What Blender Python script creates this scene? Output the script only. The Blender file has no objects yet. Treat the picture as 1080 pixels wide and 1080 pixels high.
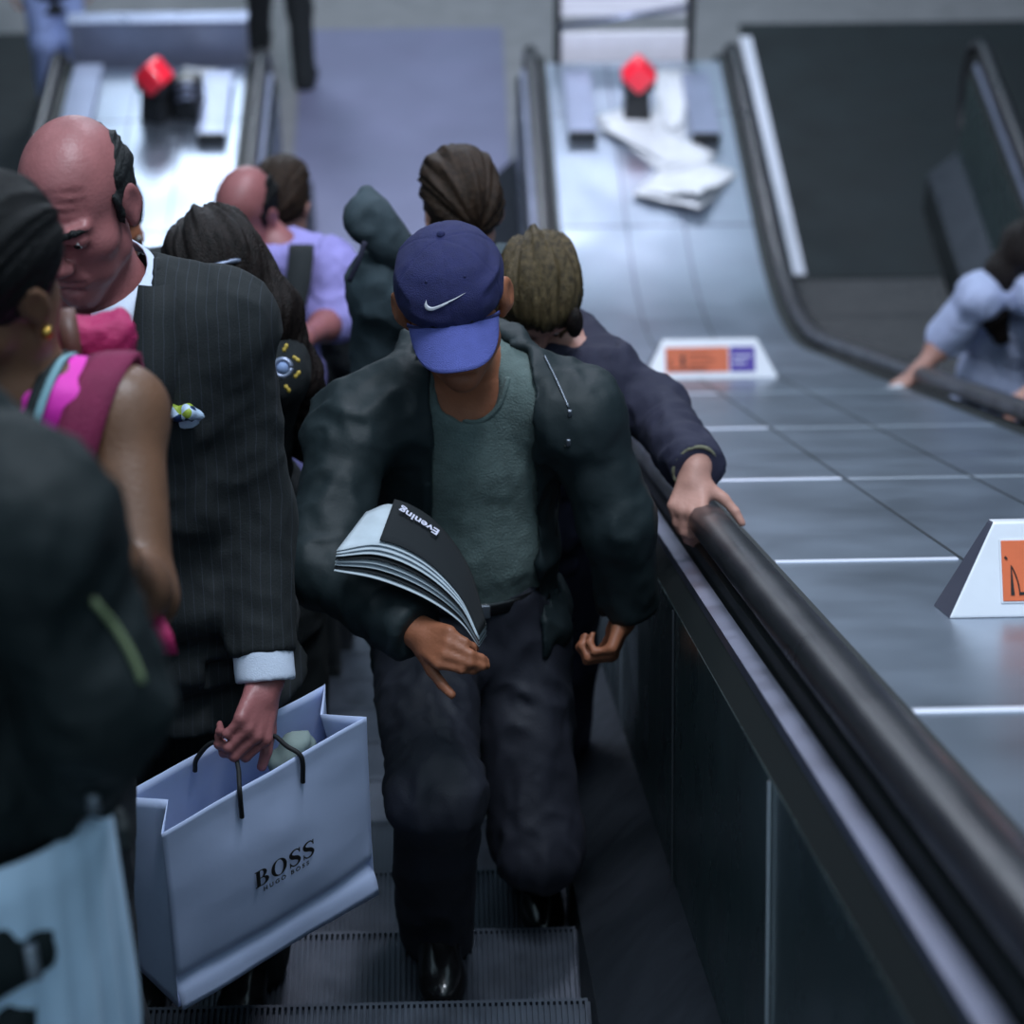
import bpy, bmesh, math, random
import numpy as np
from mathutils import Vector, Matrix
from mathutils.bvhtree import BVHTree
random.seed(7)
C = bpy.context.scene.collection
V = lambda *a: np.array(a, dtype=float)
def unit(v):
    v = np.asarray(v, float); return v / max(np.linalg.norm(v), 1e-9)
# ---------------------------------------------------------------- camera
FPX, CAMZ, PITCH, YAW = 2700.0, 7.64, 36.8, 1.655
cp, sp = math.cos(math.radians(PITCH)), math.sin(math.radians(PITCH))
cy_, sy_ = math.cos(math.radians(YAW)), math.sin(math.radians(YAW))
FWD = V(sy_*cp, cy_*cp, -sp); RGT = V(cy_, -sy_, 0); UPV = np.cross(RGT, FWD)
CAM = V(0, 0, CAMZ)
def P(px, py, d):
    return CAM + d*FWD + RGT*((px-540)/FPX*d) + UPV*((540-py)/FPX*d)
cam = bpy.data.cameras.new('camera'); camo = bpy.data.objects.new('camera', cam); C.objects.link(camo)
cam.sensor_width = 36; cam.lens = 36*FPX/1080; cam.clip_start = .05; cam.clip_end = 200
camo.location = CAM
camo.rotation_euler = (math.radians(90-PITCH), 0, -math.radians(YAW))
cam.dof.use_dof = True; cam.dof.focus_distance = 4.25; cam.dof.aperture_fstop = 3.4
bpy.context.scene.camera = camo
vs = bpy.context.scene.view_settings
vs.view_transform = 'Standard'; vs.look = 'None'; vs.gamma = 1; vs.exposure = .4; vs.use_curve_mapping = False
# ---------------------------------------------------------------- materials
def lin(r, g, b):
    f = lambda c: (c/255/12.92) if c/255 <= .04045 else ((c/255+.055)/1.055)**2.4
    return (f(r), f(g), f(b), 1)
def mat(name, rgb, rough=.6, metal=0., var=0., vscale=8., vstretch=(1, 1, 1), bump=0., bscale=40., bstretch=(1, 1, 1),
        rvar=0., spec=.5, sheen=0., emit=None, estr=0., coat=0.):
    m = bpy.data.materials.new(name); m.use_nodes = True
    nt = m.node_tree; N = nt.nodes; L = nt.links
    b = N['Principled BSDF']
    col = lin(*rgb)
    b.inputs['Base Color'].default_value = col
    b.inputs['Roughness'].default_value = rough
    b.inputs['Metallic'].default_value = metal
    b.inputs['Specular IOR Level'].default_value = spec
    if sheen:
        b.inputs['Sheen Weight'].default_value = sheen; b.inputs['Sheen Roughness'].default_value = .5
    if coat: b.inputs['Coat Weight'].default_value = coat
    if emit:
        b.inputs['Emission Color'].default_value = lin(*emit); b.inputs['Emission Strength'].default_value = estr
    tc = N.new('ShaderNodeTexCoord')
    def noise(scale, stretch, detail=5):
        mp = N.new('ShaderNodeMapping'); mp.inputs['Scale'].default_value = stretch
        L.new(tc.outputs['Object'], mp.inputs['Vector'])
        n = N.new('ShaderNodeTexNoise'); n.inputs['Scale'].default_value = scale; n.inputs['Detail'].default_value = detail
        L.new(mp.outputs['Vector'], n.inputs['Vector']); return n
    if var:
        n = noise(vscale, vstretch)
        r = N.new('ShaderNodeValToRGB')
        r.color_ramp.elements[0].position = .3; r.color_ramp.elements[1].position = .7
        r.color_ramp.elements[0].color = tuple(c*(1-var) for c in col[:3])+(1,)
        r.color_ramp.elements[1].color = tuple(min(1, c*(1+var)) for c in col[:3])+(1,)
        L.new(n.outputs['Fac'], r.inputs['Fac']); L.new(r.outputs['Color'], b.inputs['Base Color'])
    if rvar:
        n = noise(vscale*1.7, vstretch)
        mr = N.new('ShaderNodeMapRange')
        mr.inputs['From Min'].default_value = .3; mr.inputs['From Max'].default_value = .7
        mr.inputs['To Min'].default_value = max(0, rough-rvar); mr.inputs['To Max'].default_value = min(1, rough+rvar)
        L.new(n.outputs['Fac'], mr.inputs['Value']); L.new(mr.outputs['Result'], b.inputs['Roughness'])
    if bump:
        n = noise(bscale, bstretch)
        bp = N.new('ShaderNodeBump'); bp.inputs['Strength'].default_value = bump; bp.inputs['Distance'].default_value = .01
        L.new(n.outputs['Fac'], bp.inputs['Height']); L.new(bp.outputs['Normal'], b.inputs['Normal'])
    return m
def striped(name, rgb, srgb, axis, pitch, width, rough=.8, strength=1.0):
    """cloth with thin woven stripes"""
    m = mat(name, rgb, rough, bump=.15, bscale=300); nt = m.node_tree; N = nt.nodes; L = nt.links; b = N['Principled BSDF']
    tc = N.new('ShaderNodeTexCoord'); sx = N.new('ShaderNodeSeparateXYZ'); L.new(tc.outputs['Object'], sx.inputs[0])
    nz = N.new('ShaderNodeTexNoise'); nz.inputs['Scale'].default_value = 6; L.new(tc.outputs['Object'], nz.inputs['Vector'])
    ma = N.new('ShaderNodeMath'); ma.operation = 'MULTIPLY_ADD'; ma.inputs[1].default_value = .02
    L.new(nz.outputs['Fac'], ma.inputs[0]); L.new(sx.outputs[axis], ma.inputs[2])
    mo = N.new('ShaderNodeMath'); mo.operation = 'PINGPONG'; mo.inputs[1].default_value = pitch/2
    L.new(ma.outputs[0], mo.inputs[0])
    lt = N.new('ShaderNodeMath'); lt.operation = 'LESS_THAN'; lt.inputs[1].default_value = width/2; L.new(mo.outputs[0], lt.inputs[0])
    mu = N.new('ShaderNodeMath'); mu.operation = 'MULTIPLY'; mu.inputs[1].default_value = strength; L.new(lt.outputs[0], mu.inputs[0])
    mx = N.new('ShaderNodeMix'); mx.data_type = 'RGBA'; mx.inputs[6].default_value = lin(*rgb); mx.inputs[7].default_value = lin(*srgb)
    L.new(mu.outputs[0], mx.inputs[0]); L.new(mx.outputs[2], b.inputs['Base Color'])
    return m
# ---------------------------------------------------------------- mesh helpers
def link(name, me, m=None, parent=None, loc=None, smooth=True):
    o = bpy.data.objects.new(name, me); C.objects.link(o)
    if m is not None and not me.materials: me.materials.append(m)
    if smooth and me.polygons:
        me.polygons.foreach_set('use_smooth', [True]*len(me.polygons))
    if parent is not None: o.parent = parent
    if loc is not None: o.location = loc
    return o
def np_mesh(name, v, q):
    me = bpy.data.meshes.new(name)
    v = np.asarray(v, np.float32); q = np.asarray(q, np.int32); k = q.shape[1]
    me.vertices.add(len(v)); me.vertices.foreach_set('co', v.ravel())
    me.loops.add(q.size); me.loops.foreach_set('vertex_index', q.ravel())
    me.polygons.add(len(q)); me.polygons.foreach_set('loop_start', np.arange(0, q.size, k, dtype=np.int32))
    me.update(calc_edges=True); return me
def py_mesh(name, v, f):
    me = bpy.data.meshes.new(name); me.from_pydata([tuple(map(float, p)) for p in v], [], [tuple(x) for x in f]); me.update(); return me
def tag(o, label, cat, group=None, kind=None):
    if label: o['label'] = label
    if cat: o['category'] = cat
    if group: o['group'] = group
    if kind: o['kind'] = kind
    return o
def empty(name, loc, label=None, cat=None, group=None, kind=None):
    o = bpy.data.objects.new(name, None); C.objects.link(o); o.location = tuple(loc); o.empty_display_size = .1
    tag(o, label, cat, group, kind); return o
def local(me, root):
    """mesh made in world space -> the root's space (root is only moved, not turned)"""
    me.transform(Matrix.Translation(-Vector(root.location))); return me
def add_part(name, me, m, root, smooth=True): return link(name, local(me, root), m, root, smooth=smooth)
def box_vf(c, h, R=None, taper=None):
    R = np.eye(3) if R is None else R; v = []
    for z in (-1, 1):
        t = 1 if (taper is None or z < 0) else taper
        for x, y in ((-1, -1), (1, -1), (1, 1), (-1, 1)): v.append(np.asarray(c)+R@V(x*h[0]*t, y*h[1]*t, z*h[2]))
    f = [(3, 2, 1, 0), (4, 5, 6, 7), (0, 1, 5, 4), (1, 2, 6, 5), (2, 3, 7, 6), (3, 0, 4, 7)]
    return v, f
def bevel(me, w, seg=2):
    bm = bmesh.new(); bm.from_mesh(me)
    bmesh.ops.recalc_face_normals(bm, faces=bm.faces)
    bmesh.ops.bevel(bm, geom=list(bm.edges), offset=w, segments=seg, profile=.6, affect='EDGES')
    bm.to_mesh(me); bm.free(); return me
def box_me(name, c, h, R=None, w=0., seg=2, taper=None):
    v, f = box_vf(c, h, R, taper); me = py_mesh(name, v, f)
    return bevel(me, w, seg) if w else me
def tube_me(name, pts, r, n=8, closed_ends=True):
    pts = [np.asarray(p, float) for p in pts]; rs = [r]*len(pts) if np.isscalar(r) else r
    v = []; f = []; nrm = None
    for i, p in enumerate(pts):
        t = unit(pts[min(i+1, len(pts)-1)]-pts[max(i-1, 0)])
        if nrm is None: nrm = unit(np.cross(t, V(.31, .77, .55)))
        nrm = unit(nrm-t*np.dot(nrm, t)); b = np.cross(t, nrm)
        for k in range(n):
            a = 2*math.pi*k/n; v.append(p+rs[i]*(math.cos(a)*nrm+math.sin(a)*b))
    for i in range(len(pts)-1):
        for k in range(n): f.append((i*n+k, i*n+(k+1) % n, (i+1)*n+(k+1) % n, (i+1)*n+k))
    if closed_ends: f.append(tuple(range(n-1, -1, -1))); f.append(tuple((len(pts)-1)*n+k for k in range(n)))
    return py_mesh(name, v, f)
def spline(ctrl, n):
    ctrl = [np.asarray(c, float) for c in ctrl]; c = [2*ctrl[0]-ctrl[1]]+ctrl+[2*ctrl[-1]-ctrl[-2]]; out = []
    m = len(ctrl)-1
    for i in range(n+1):
        t = i/n*m; k = min(int(t), m-1); u = t-k; a, b, d, e = c[k:k+4]
        out.append(.5*(2*b+(d-a)*u+(2*a-5*b+4*d-e)*u*u+(3*b-a-3*d+e)*u**3))
    return out
def grid_me(name, rows):
    nr, nc = len(rows), len(rows[0]); v = [p for r in rows for p in r]
    f = [(i*nc+j, i*nc+j+1, (i+1)*nc+j+1, (i+1)*nc+j) for i in range(nr-1) for j in range(nc-1)]
    return py_mesh(name, v, f)
def solidify(o, t, off=0):
    md = o.modifiers.new('thickness', 'SOLIDIFY'); md.thickness = t; md.offset = off; return o
# ---------------------------------------------------------------- noise
def _hash(i, j, k):
    n = (i*374761393+j*668265263+k*2147483647) & 0xffffffff
    n = ((n ^ (n >> 13))*1274126177) & 0xffffffff
    return ((n ^ (n >> 16)) & 0xffff)/65535.0
def vnoise(p):
    p = np.asarray(p, float); i = np.floor(p).astype(np.int64); u = p-i; u = u*u*(3-2*u); r = 0
    for dx in (0, 1):
        for dy in (0, 1):
            for dz in (0, 1):
                w = (u[:, 0] if dx else 1-u[:, 0])*(u[:, 1] if dy else 1-u[:, 1])*(u[:, 2] if dz else 1-u[:, 2])
                r = r+w*_hash(i[:, 0]+dx, i[:, 1]+dy, i[:, 2]+dz)
    return r*2-1
def fnoise(p, o=3):
    p = np.asarray(p, float); r = 0; a = 1
    for k in range(o): r = r+a*vnoise(p*2**k+17.3*k); a *= .5
    return r
# ---------------------------------------------------------------- implicit bodies
def smin(a, b, k):
    if k <= 0: return np.minimum(a, b)
    h = np.maximum(k-np.abs(a-b), 0)/k
    return np.minimum(a, b)-h*h*k*.25
class Solid:
    """A smooth body grown on a grid from capsules and ellipsoids and meshed as ONE continuous surface."""
    def __init__(s, lo, hi, h):
        s.lo = np.asarray(lo, float); s.h = h; s.n = np.ceil((np.asarray(hi)-s.lo)/h).astype(int)+1
        s.f = np.full(s.n, 1., np.float32); s.ax = [(s.lo[i]+h*np.arange(s.n[i])).astype(np.float32) for i in range(3)]
    def _sl(s, lo, hi):
        a = np.clip(np.floor((np.asarray(lo)-s.lo)/s.h).astype(int), 0, s.n); b = np.clip(np.ceil((np.asarray(hi)-s.lo)/s.h).astype(int)+1, 0, s.n)
        return tuple(slice(a[i], b[i]) for i in range(3))
    def _xyz(s, sl): return s.ax[0][sl[0]][:, None, None], s.ax[1][sl[1]][None, :, None], s.ax[2][sl[2]][None, None, :]
    def _put(s, sl, d, k, op):
        f = s.f[sl]
        if f.size == 0: return
        if op == 'add': s.f[sl] = smin(f, d, k)
        elif op == 'cut': s.f[sl] = -smin(-f, d, k)
        elif op == 'and': s.f[sl] = -smin(-f, -d, k)
    def cap(s, p, q, r1, r2=None, k=.02, op='add'):
        p = np.asarray(p, float); q = np.asarray(q, float); r2 = r1 if r2 is None else r2; m = max(r1, r2)+k+4*s.h
        sl = s._sl(np.minimum(p, q)-m, np.maximum(p, q)+m); X, Y, Z = s._xyz(sl)
        ax, ay, az = X-p[0], Y-p[1], Z-p[2]; b = q-p; L2 = max(float(b@b), 1e-12)
        t = np.clip((ax*b[0]+ay*b[1]+az*b[2])/L2, 0, 1)
        d = np.sqrt((ax-b[0]*t)**2+(ay-b[1]*t)**2+(az-b[2]*t)**2)-(r1+(r2-r1)*t)
        s._put(sl, d.astype(np.float32), k, op); return s
    def chain(s, pts, rs, k=.02, op='add'):
        for i in range(len(pts)-1): s.cap(pts[i], pts[i+1], rs[i], rs[i+1], k, op)
        return s
    def ell(s, c, r, R=None, k=.02, op='add'):
        c = np.asarray(c, float); r = np.asarray(r, float); R = np.eye(3) if R is None else R
        e = np.sqrt(((R*r)**2).sum(1))+k+4*s.h
        sl = s._sl(c-e, c+e); X, Y, Z = s._xyz(sl); x, y, z = X-c[0], Y-c[1], Z-c[2]
        q = [x*R[0, i]+y*R[1, i]+z*R[2, i] for i in range(3)]
        k0 = np.sqrt(sum((q[i]/r[i])**2 for i in range(3))); k1 = np.sqrt(sum((q[i]/r[i]**2)**2 for i in range(3)))+1e-9
        s._put(sl, (k0*(k0-1)/k1).astype(np.float32), k, op); return s
    def box(s, c, hs, R=None, rd=.0, k=.01, op='add'):
        c = np.asarray(c, float); hs = np.asarray(hs, float); R = np.eye(3) if R is None else R
        e = (np.abs(R)*hs).sum(1)+rd+k+4*s.h; sl = s._sl(c-e, c+e); X, Y, Z = s._xyz(sl); x, y, z = X-c[0], Y-c[1], Z-c[2]
        q = [np.abs(x*R[0, i]+y*R[1, i]+z*R[2, i])-(hs[i]-rd) for i in range(3)]
        d = np.sqrt(sum(np.maximum(a, 0)**2 for a in q))+np.minimum(np.maximum(np.maximum(q[0], q[1]), q[2]), 0)-rd
        s._put(sl, d.astype(np.float32), k, op); return s
    def half(s, p, n, k=.01, op='and'):
        """keep the side of the plane that n points away from"""
        n = unit(n); X, Y, Z = s._xyz((slice(None),)*3)
        d = ((X-p[0])*n[0]+(Y-p[1])*n[1]+(Z-p[2])*n[2]).astype(np.float32); s._put((slice(None),)*3, d, k, op); return s
    def mesh(s, name, disp=None, smooth=1):
        f = s.f; ins = f < 0; n = np.array(f.shape)
        c8 = [ins[dx:n[0]-1+dx, dy:n[1]-1+dy, dz:n[2]-1+dz] for dx in (0, 1) for dy in (0, 1) for dz in (0, 1)]
        cnt = sum(c.astype(np.int8) for c in c8); act = (cnt > 0) & (cnt < 8)
        I = np.argwhere(act)
        vals = np.stack([f[I[:, 0]+dx, I[:, 1]+dy, I[:, 2]+dz] for dx in (0, 1) for dy in (0, 1) for dz in (0, 1)], 1)
        cor = np.array([(dx, dy, dz) for dx in (0, 1) for dy in (0, 1) for dz in (0, 1)], float)
        acc = np.zeros((len(I), 3)); w = np.zeros(len(I))
        for a in range(8):
            for b in range(a+1, 8):
                if np.abs(cor[a]-cor[b]).sum() != 1: continue
                va, vb = vals[:, a], vals[:, b]; x = (va < 0) != (vb < 0); t = np.where(x, va/np.where(x, va-vb, 1), 0)
                acc += np.where(x[:, None], cor[a]+(cor[b]-cor[a])*t[:, None], 0); w += x
        v = s.lo+(I+acc/w[:, None])*s.h
        vid = np.full(act.shape, -1, np.int64); vid[tuple(I.T)] = np.arange(len(I)); Q = []
        for ax in range(3):
            u, wv = [(1, 2), (2, 0), (0, 1)][ax]
            sa = [slice(None)]*3; sb = [slice(None)]*3; sa[ax] = slice(0, -1); sb[ax] = slice(1, None)
            A = ins[tuple(sa)]; B = ins[tuple(sb)]
            E = np.argwhere(A != B); fl = A[tuple(E.T)]
            ok = (E[:, u] > 0) & (E[:, wv] > 0) & (E[:, u] < n[u]-1) & (E[:, wv] < n[wv]-1); E = E[ok]; fl = fl[ok]
            def g(du, dw):
                e = E.copy(); e[:, u] -= du; e[:, wv] -= dw; return vid[tuple(e.T)]
            q = np.stack([g(1, 1), g(0, 1), g(0, 0), g(1, 0)], 1); q[~fl] = q[~fl][:, ::-1]; Q.append(q)
        q = np.concatenate(Q); q = q[(q >= 0).all(1)]
        for _ in range(smooth):
            a = np.zeros_like(v); cn = np.zeros(len(v))
            for i in range(4):
                j = (i+1) % 4; np.add.at(a, q[:, i], v[q[:, j]]); np.add.at(a, q[:, j], v[q[:, i]]); np.add.at(cn, q[:, i], 1); np.add.at(cn, q[:, j], 1)
            v = .5*v+.5*a/np.maximum(cn, 1)[:, None]
        if disp is not None:
            nn = np.cross(v[q[:, 2]]-v[q[:, 0]], v[q[:, 3]]-v[q[:, 1]]); vn = np.zeros_like(v)
            for i in range(4): np.add.at(vn, q[:, i], nn)
            vn /= np.maximum(np.linalg.norm(vn, axis=1), 1e-12)[:, None]
            v = v+vn*np.asarray(disp(v))[:, None]
        return np_mesh(name, v, q)
def frame(fwd, up=(0, 0, 1)):
    y = unit(fwd); x = unit(np.cross(y, up)); z = np.cross(x, y); return np.stack([x, y, z], 1)
def rotv(v, ax, deg):
    a = math.radians(deg); ax = unit(ax); v = np.asarray(v, float)
    return v*math.cos(a)+np.cross(ax, v)*math.sin(a)+ax*(ax@v)*(1-math.cos(a))
def ik(a, c, l1, l2, pole):
    a = np.asarray(a, float); c = np.asarray(c, float); d = c-a; L = np.linalg.norm(d)
    if L >= (l1+l2)*.999: return a+d*l1/(l1+l2)
    u = d/L; x = (L*L+l1*l1-l2*l2)/(2*L); h = math.sqrt(max(l1*l1-x*x, 0)); p = np.asarray(pole, float); p = unit(p-u*(p@u))
    return a+u*x+p*h
def folds(amp, sx=12., sz=10., seed=0, fine=.2):
    """creases of worn cloth: ridged noise, a little anisotropic"""
    def d(v):
        q = v*np.array([sx, sx, sz])+seed*11.7
        w = fnoise(q*.6+5, 2)*.6
        r = 1-2*np.abs(vnoise(q+w[:, None])); r2 = 1-2*np.abs(vnoise(q*2.3+31+w[:, None]))
        return amp*(r*.65+r2*.35)+amp*fine*vnoise(q*5)
    return d
# ================================================================ the escalator shaft
T30 = math.tan(math.radians(30)); C30 = math.cos(math.radians(30))
DECK_FLAT, WB = .99, .9
Y0 = (CAMZ-.739-DECK_FLAT)/T30
STEP0 = CAMZ-1.64
M = {}
M['deck'] = mat('brushed_deck_steel', (146, 156, 170), .36, .9, var=.10, vscale=2.2, vstretch=(1, .8, 1), rvar=.06, bump=.015, bscale=3)
M['deck_bright'] = mat('polished_strip_steel', (215, 218, 228), .28, .9)
M['cover'] = mat('bright_cover_strip', (236, 236, 248), .3, .25)
M['joint'] = mat('dark_joint', (30, 36, 42), .6, .2)
M['panel'] = mat('dark_polished_panel', (62, 82, 82), .28, .65, var=.15, vscale=2.5, rvar=.08)
M['ledge'] = mat('brushed_ledge_alloy', (62, 68, 76), .40, .7, rvar=.06)
M['skirt'] = mat('black_skirt_panel', (32, 40, 42), .4, .5)
M['trim'] = mat('satin_trim_rail', (135, 138, 158), .38, .9, var=.12, vscale=5, rvar=.08)
M['channel'] = mat('black_channel', (20, 26, 26), .5, .2)
M['rubber'] = mat('black_rubber_handrail', (28, 28, 33), .34, 0, var=.2, vscale=3, rvar=.08, spec=.7)
M['tread'] = mat('ribbed_tread_alloy', (64, 70, 80), .42, .6, var=.25, vscale=9, rvar=.1)
M['riser'] = mat('dark_riser', (30, 36, 38), .5, .3)
M['plate'] = mat('landing_plate_steel', (112, 114, 140), .5, .3, var=.1, vscale=2, rvar=.08)
M['plate_dark'] = mat('shade_toned_landing', (17, 24, 27), .6, .1, var=.25, vscale=1.5, rvar=.1)  # shadow over the right landing, put into the plate's colour
M['floor'] = mat('grey_terrazzo_floor', (118, 118, 120), .4, 0, var=.1, vscale=6)
M['wall'] = mat('shaft_wall_cladding', (70, 76, 84), .5, .1, var=.1)
M['cabinet'] = mat('steel_cabinet', (130, 138, 160), .35, .6, rvar=.08, var=.1)
M['white'] = mat('white_painted_metal', (228, 228, 234), .35, .1, var=.04, vscale=14)
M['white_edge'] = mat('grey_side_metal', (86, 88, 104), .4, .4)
M['orange'] = mat('orange_notice', (226, 108, 62), .5, var=.08, vscale=20)
M['purple'] = mat('purple_notice', (78, 52, 158), .5)
M['print_black'] = mat('black_print', (22, 20, 20), .6)
M['print_brown'] = mat('brown_print', (150, 70, 40), .6)
M['print_white'] = mat('white_print', (215, 212, 230), .6)
M['red'] = mat('red_stop_button', (250, 40, 62), .3, coat=.5)
M['black_plastic'] = mat('black_plastic', (26, 28, 30), .35)
M['paper'] = mat('newsprint', (200, 204, 208), .8, var=.1, vscale=14)

def flat_y(py):
    u = (540-py)/FPX; h = CAMZ-DECK_FLAT; return h*(cp+u*sp)/(sp-u*cp)
END_Y = flat_y(68)
def base_path(y0=-2.0, y1=END_Y, n=120):
    out = []
    for i in range(n+1):
        y = y0+(y1-y0)*i/n
        if y <= Y0-WB: z = DECK_FLAT+T30*(Y0-y)
        elif y >= Y0+WB: z = DECK_FLAT
        else: z = DECK_FLAT+T30*(WB-(y-Y0))**2/(4*WB)
        out.append((y, z))
    return out
def newel(path, r=.36, n=14):
    y, z = path[-1]; return path+[(y+r*math.sin(a), z-r+r*math.cos(a)) for a in [math.pi*(i+1)/n for i in range(n)]]
def sweep(name, prof, path, closed=True):
    """prof: (x, v), v along the path's normal; path: (y, z)"""
    v = []; f = []; n = len(prof); m = len(path)
    for i, (y, z) in enumerate(path):
        a = path[max(i-1, 0)]; b = path[min(i+1, m-1)]; t = unit((b[0]-a[0], b[1]-a[1])); nx, nz = -t[1], t[0]
        for x, w in prof: v.append((x, y+nx*w, z+nz*w))
    for i in range(m-1):
        for k in range(n if closed else n-1):
            k2 = (k+1) % n; f.append((i*n+k, i*n+k2, (i+1)*n+k2, (i+1)*n+k))
    if closed: f.append(tuple(range(n))[::-1]); f.append(tuple((m-1)*n+k for k in range(n)))
    me = py_mesh(name, v, f); bm = bmesh.new(); bm.from_mesh(me); bmesh.ops.recalc_face_normals(bm, faces=bm.faces); bm.to_mesh(me); bm.free(); return me
PATH = base_path(); NPATH = newel(PATH)
ND = .64                                   # everything below is measured from the deck plane
def pr(pts): return [(x, ND-n) for x, n in pts]
RAIL = pr([(.450, .612), (.452, .592), (.462, .578), (.487, .572), (.512, .578), (.524, .592), (.526, .612), (.518, .624), (.487, .628), (.458, .624)])
STRIP = pr([(.427, .680), (.456, .676), (.462, .690), (.427, .698)])
CHAN = pr([(.462, .69), (.466, .655), (.505, .637), (.56, .638), (.574, .638), (.574, .70), (.462, .72)])
PANEL = pr([(.402, .735), (.396, 1.24), (.42, 1.24), (.425, .735)])
LEDGE = pr([(.398, 1.24), (.235, 1.39), (.25, 1.41), (.42, 1.26)])
GASKET = pr([(.428, .697), (.403, .735), (.425, .74), (.45, .70)])
SKIRT = pr([(.236, 1.388), (.228, 1.64), (.24, 1.64), (.25, 1.398)])
def SEAM(S, n): return (S*C30-n*.5, CAMZ-S*.5-n*C30)      # point on the incline, S metres down the slope, n below the camera's line
STEP_W, STEP_CX = 1.0, -.275
def step_mesh():
    prof = []; x = -STEP_W/2; p = .0105; g = .0055
    while x < STEP_W/2-1e-6:
        prof += [(x, 0), (x+g, 0), (x+g, -.010), (x+p, -.010)]; x += p
    v = []; f = []
    for y in (-.4, 0): v += [(a, y, b) for a, b in prof]
    n = len(prof); f = [(k, k+1, n+k+1, n+k) for k in range(n-1)]
    # the ribbed riser below the nosing
    v += [(a, .0+(.012 if b < 0 else 0)-.012, -.235) for a, b in prof]; f += [(n+k, n+k+1, 2*n+k+1, 2*n+k) for k in range(n-1)]
    return py_mesh('step', v, f)
STEP_ME = step_mesh(); STEP_ME.materials.append(M['tread'])
NOSE_ME = box_me('nosing', (0, -.003, -.006), (STEP_W/2, .003, .005)); NOSE_ME.materials.append(M['tread'])
M['tread_dark'] = mat('shade_toned_tread', (17, 24, 27), .65, .2, var=.2, vscale=6)  # same shadow carried on in the colour of the steps
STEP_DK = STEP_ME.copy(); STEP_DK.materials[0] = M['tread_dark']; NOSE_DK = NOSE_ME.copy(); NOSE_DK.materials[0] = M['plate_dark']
def step_z(yn): return max(STEP0-T30*yn, 0.0)
def tread_at(y):
    """height of the tread under y"""
    k = math.ceil((y-3.57)/.4-1e-9); return step_z(3.57+.4*k)
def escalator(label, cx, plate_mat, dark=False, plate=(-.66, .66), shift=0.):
    root = empty('escalator', (cx, 8, 0), label, 'escalator')
    off = Vector((cx, 0, 0))
    for s in (1, -1):
        sx = shift if s > 0 else 0.
        mx = lambda prof: [((x-STEP_CX)*s+cx+sx, v) for x, v in prof]
        add_part('balustrade_panel', sweep('panel', mx(PANEL), PATH), M['panel'], root, smooth=False)
        add_part('skirt_panel', sweep('skirt', mx(SKIRT), PATH), M['skirt'], root, smooth=False)
        add_part('inner_ledge', sweep('ledge', mx(LEDGE), PATH), M['ledge'], root, smooth=False)
        add_part('rail_gasket', sweep('gasket', mx(GASKET), PATH), M['channel'], root, smooth=False)
        add_part('trim_rail', sweep('trim', mx(STRIP), PATH), M['trim'], root, smooth=False)
        add_part('handrail_channel', sweep('chan', mx(CHAN), NPATH[:-6]), M['channel'], root, smooth=False)
        add_part('handrail', sweep('rail', mx(RAIL), NPATH), M['rubber'], root)
        for i in range(5):
            S = 3.2+1.40*i; rows = []
            for n, xx in ((.735, .400), (1.24, .394)):
                y, z = SEAM(S, n); xx -= .002
                rows.append([((xx-STEP_CX)*s+cx+sx, y-.0035*C30, z+.0035*.5), ((xx-STEP_CX)*s+cx+sx, y+.0035*C30, z-.0035*.5)])
            o = add_part('panel_joint', grid_me('joint', rows), M['deck_bright'] if i != 1 else M['joint'], root, smooth=False); solidify(o, .003)
    k = -6
    while True:
        yn = 3.57+.4*k
        if yn > 12.5: break
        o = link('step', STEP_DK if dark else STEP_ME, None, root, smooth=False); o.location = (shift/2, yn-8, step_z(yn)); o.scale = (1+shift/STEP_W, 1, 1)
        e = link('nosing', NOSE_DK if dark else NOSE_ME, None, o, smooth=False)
        k += 1
    yn -= .4
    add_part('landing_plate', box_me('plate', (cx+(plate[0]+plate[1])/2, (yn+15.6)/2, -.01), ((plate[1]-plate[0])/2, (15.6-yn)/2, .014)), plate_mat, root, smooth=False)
    if dark and shift:
        add_part('edge_strip', box_me('strip', (cx-.415, (12.4+15.4)/2, .008), (.036, 1.5, .004)), M['cover'], root, smooth=False)
    return root
escalator('middle escalator, black handrails, people riding up on its ribbed steps', STEP_CX, M['plate'])
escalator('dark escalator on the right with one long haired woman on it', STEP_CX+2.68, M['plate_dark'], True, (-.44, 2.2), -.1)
escalator('escalator at the left edge, beyond the brightly lit deck', STEP_CX-2.68, M['plate_dark'], True)

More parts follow.
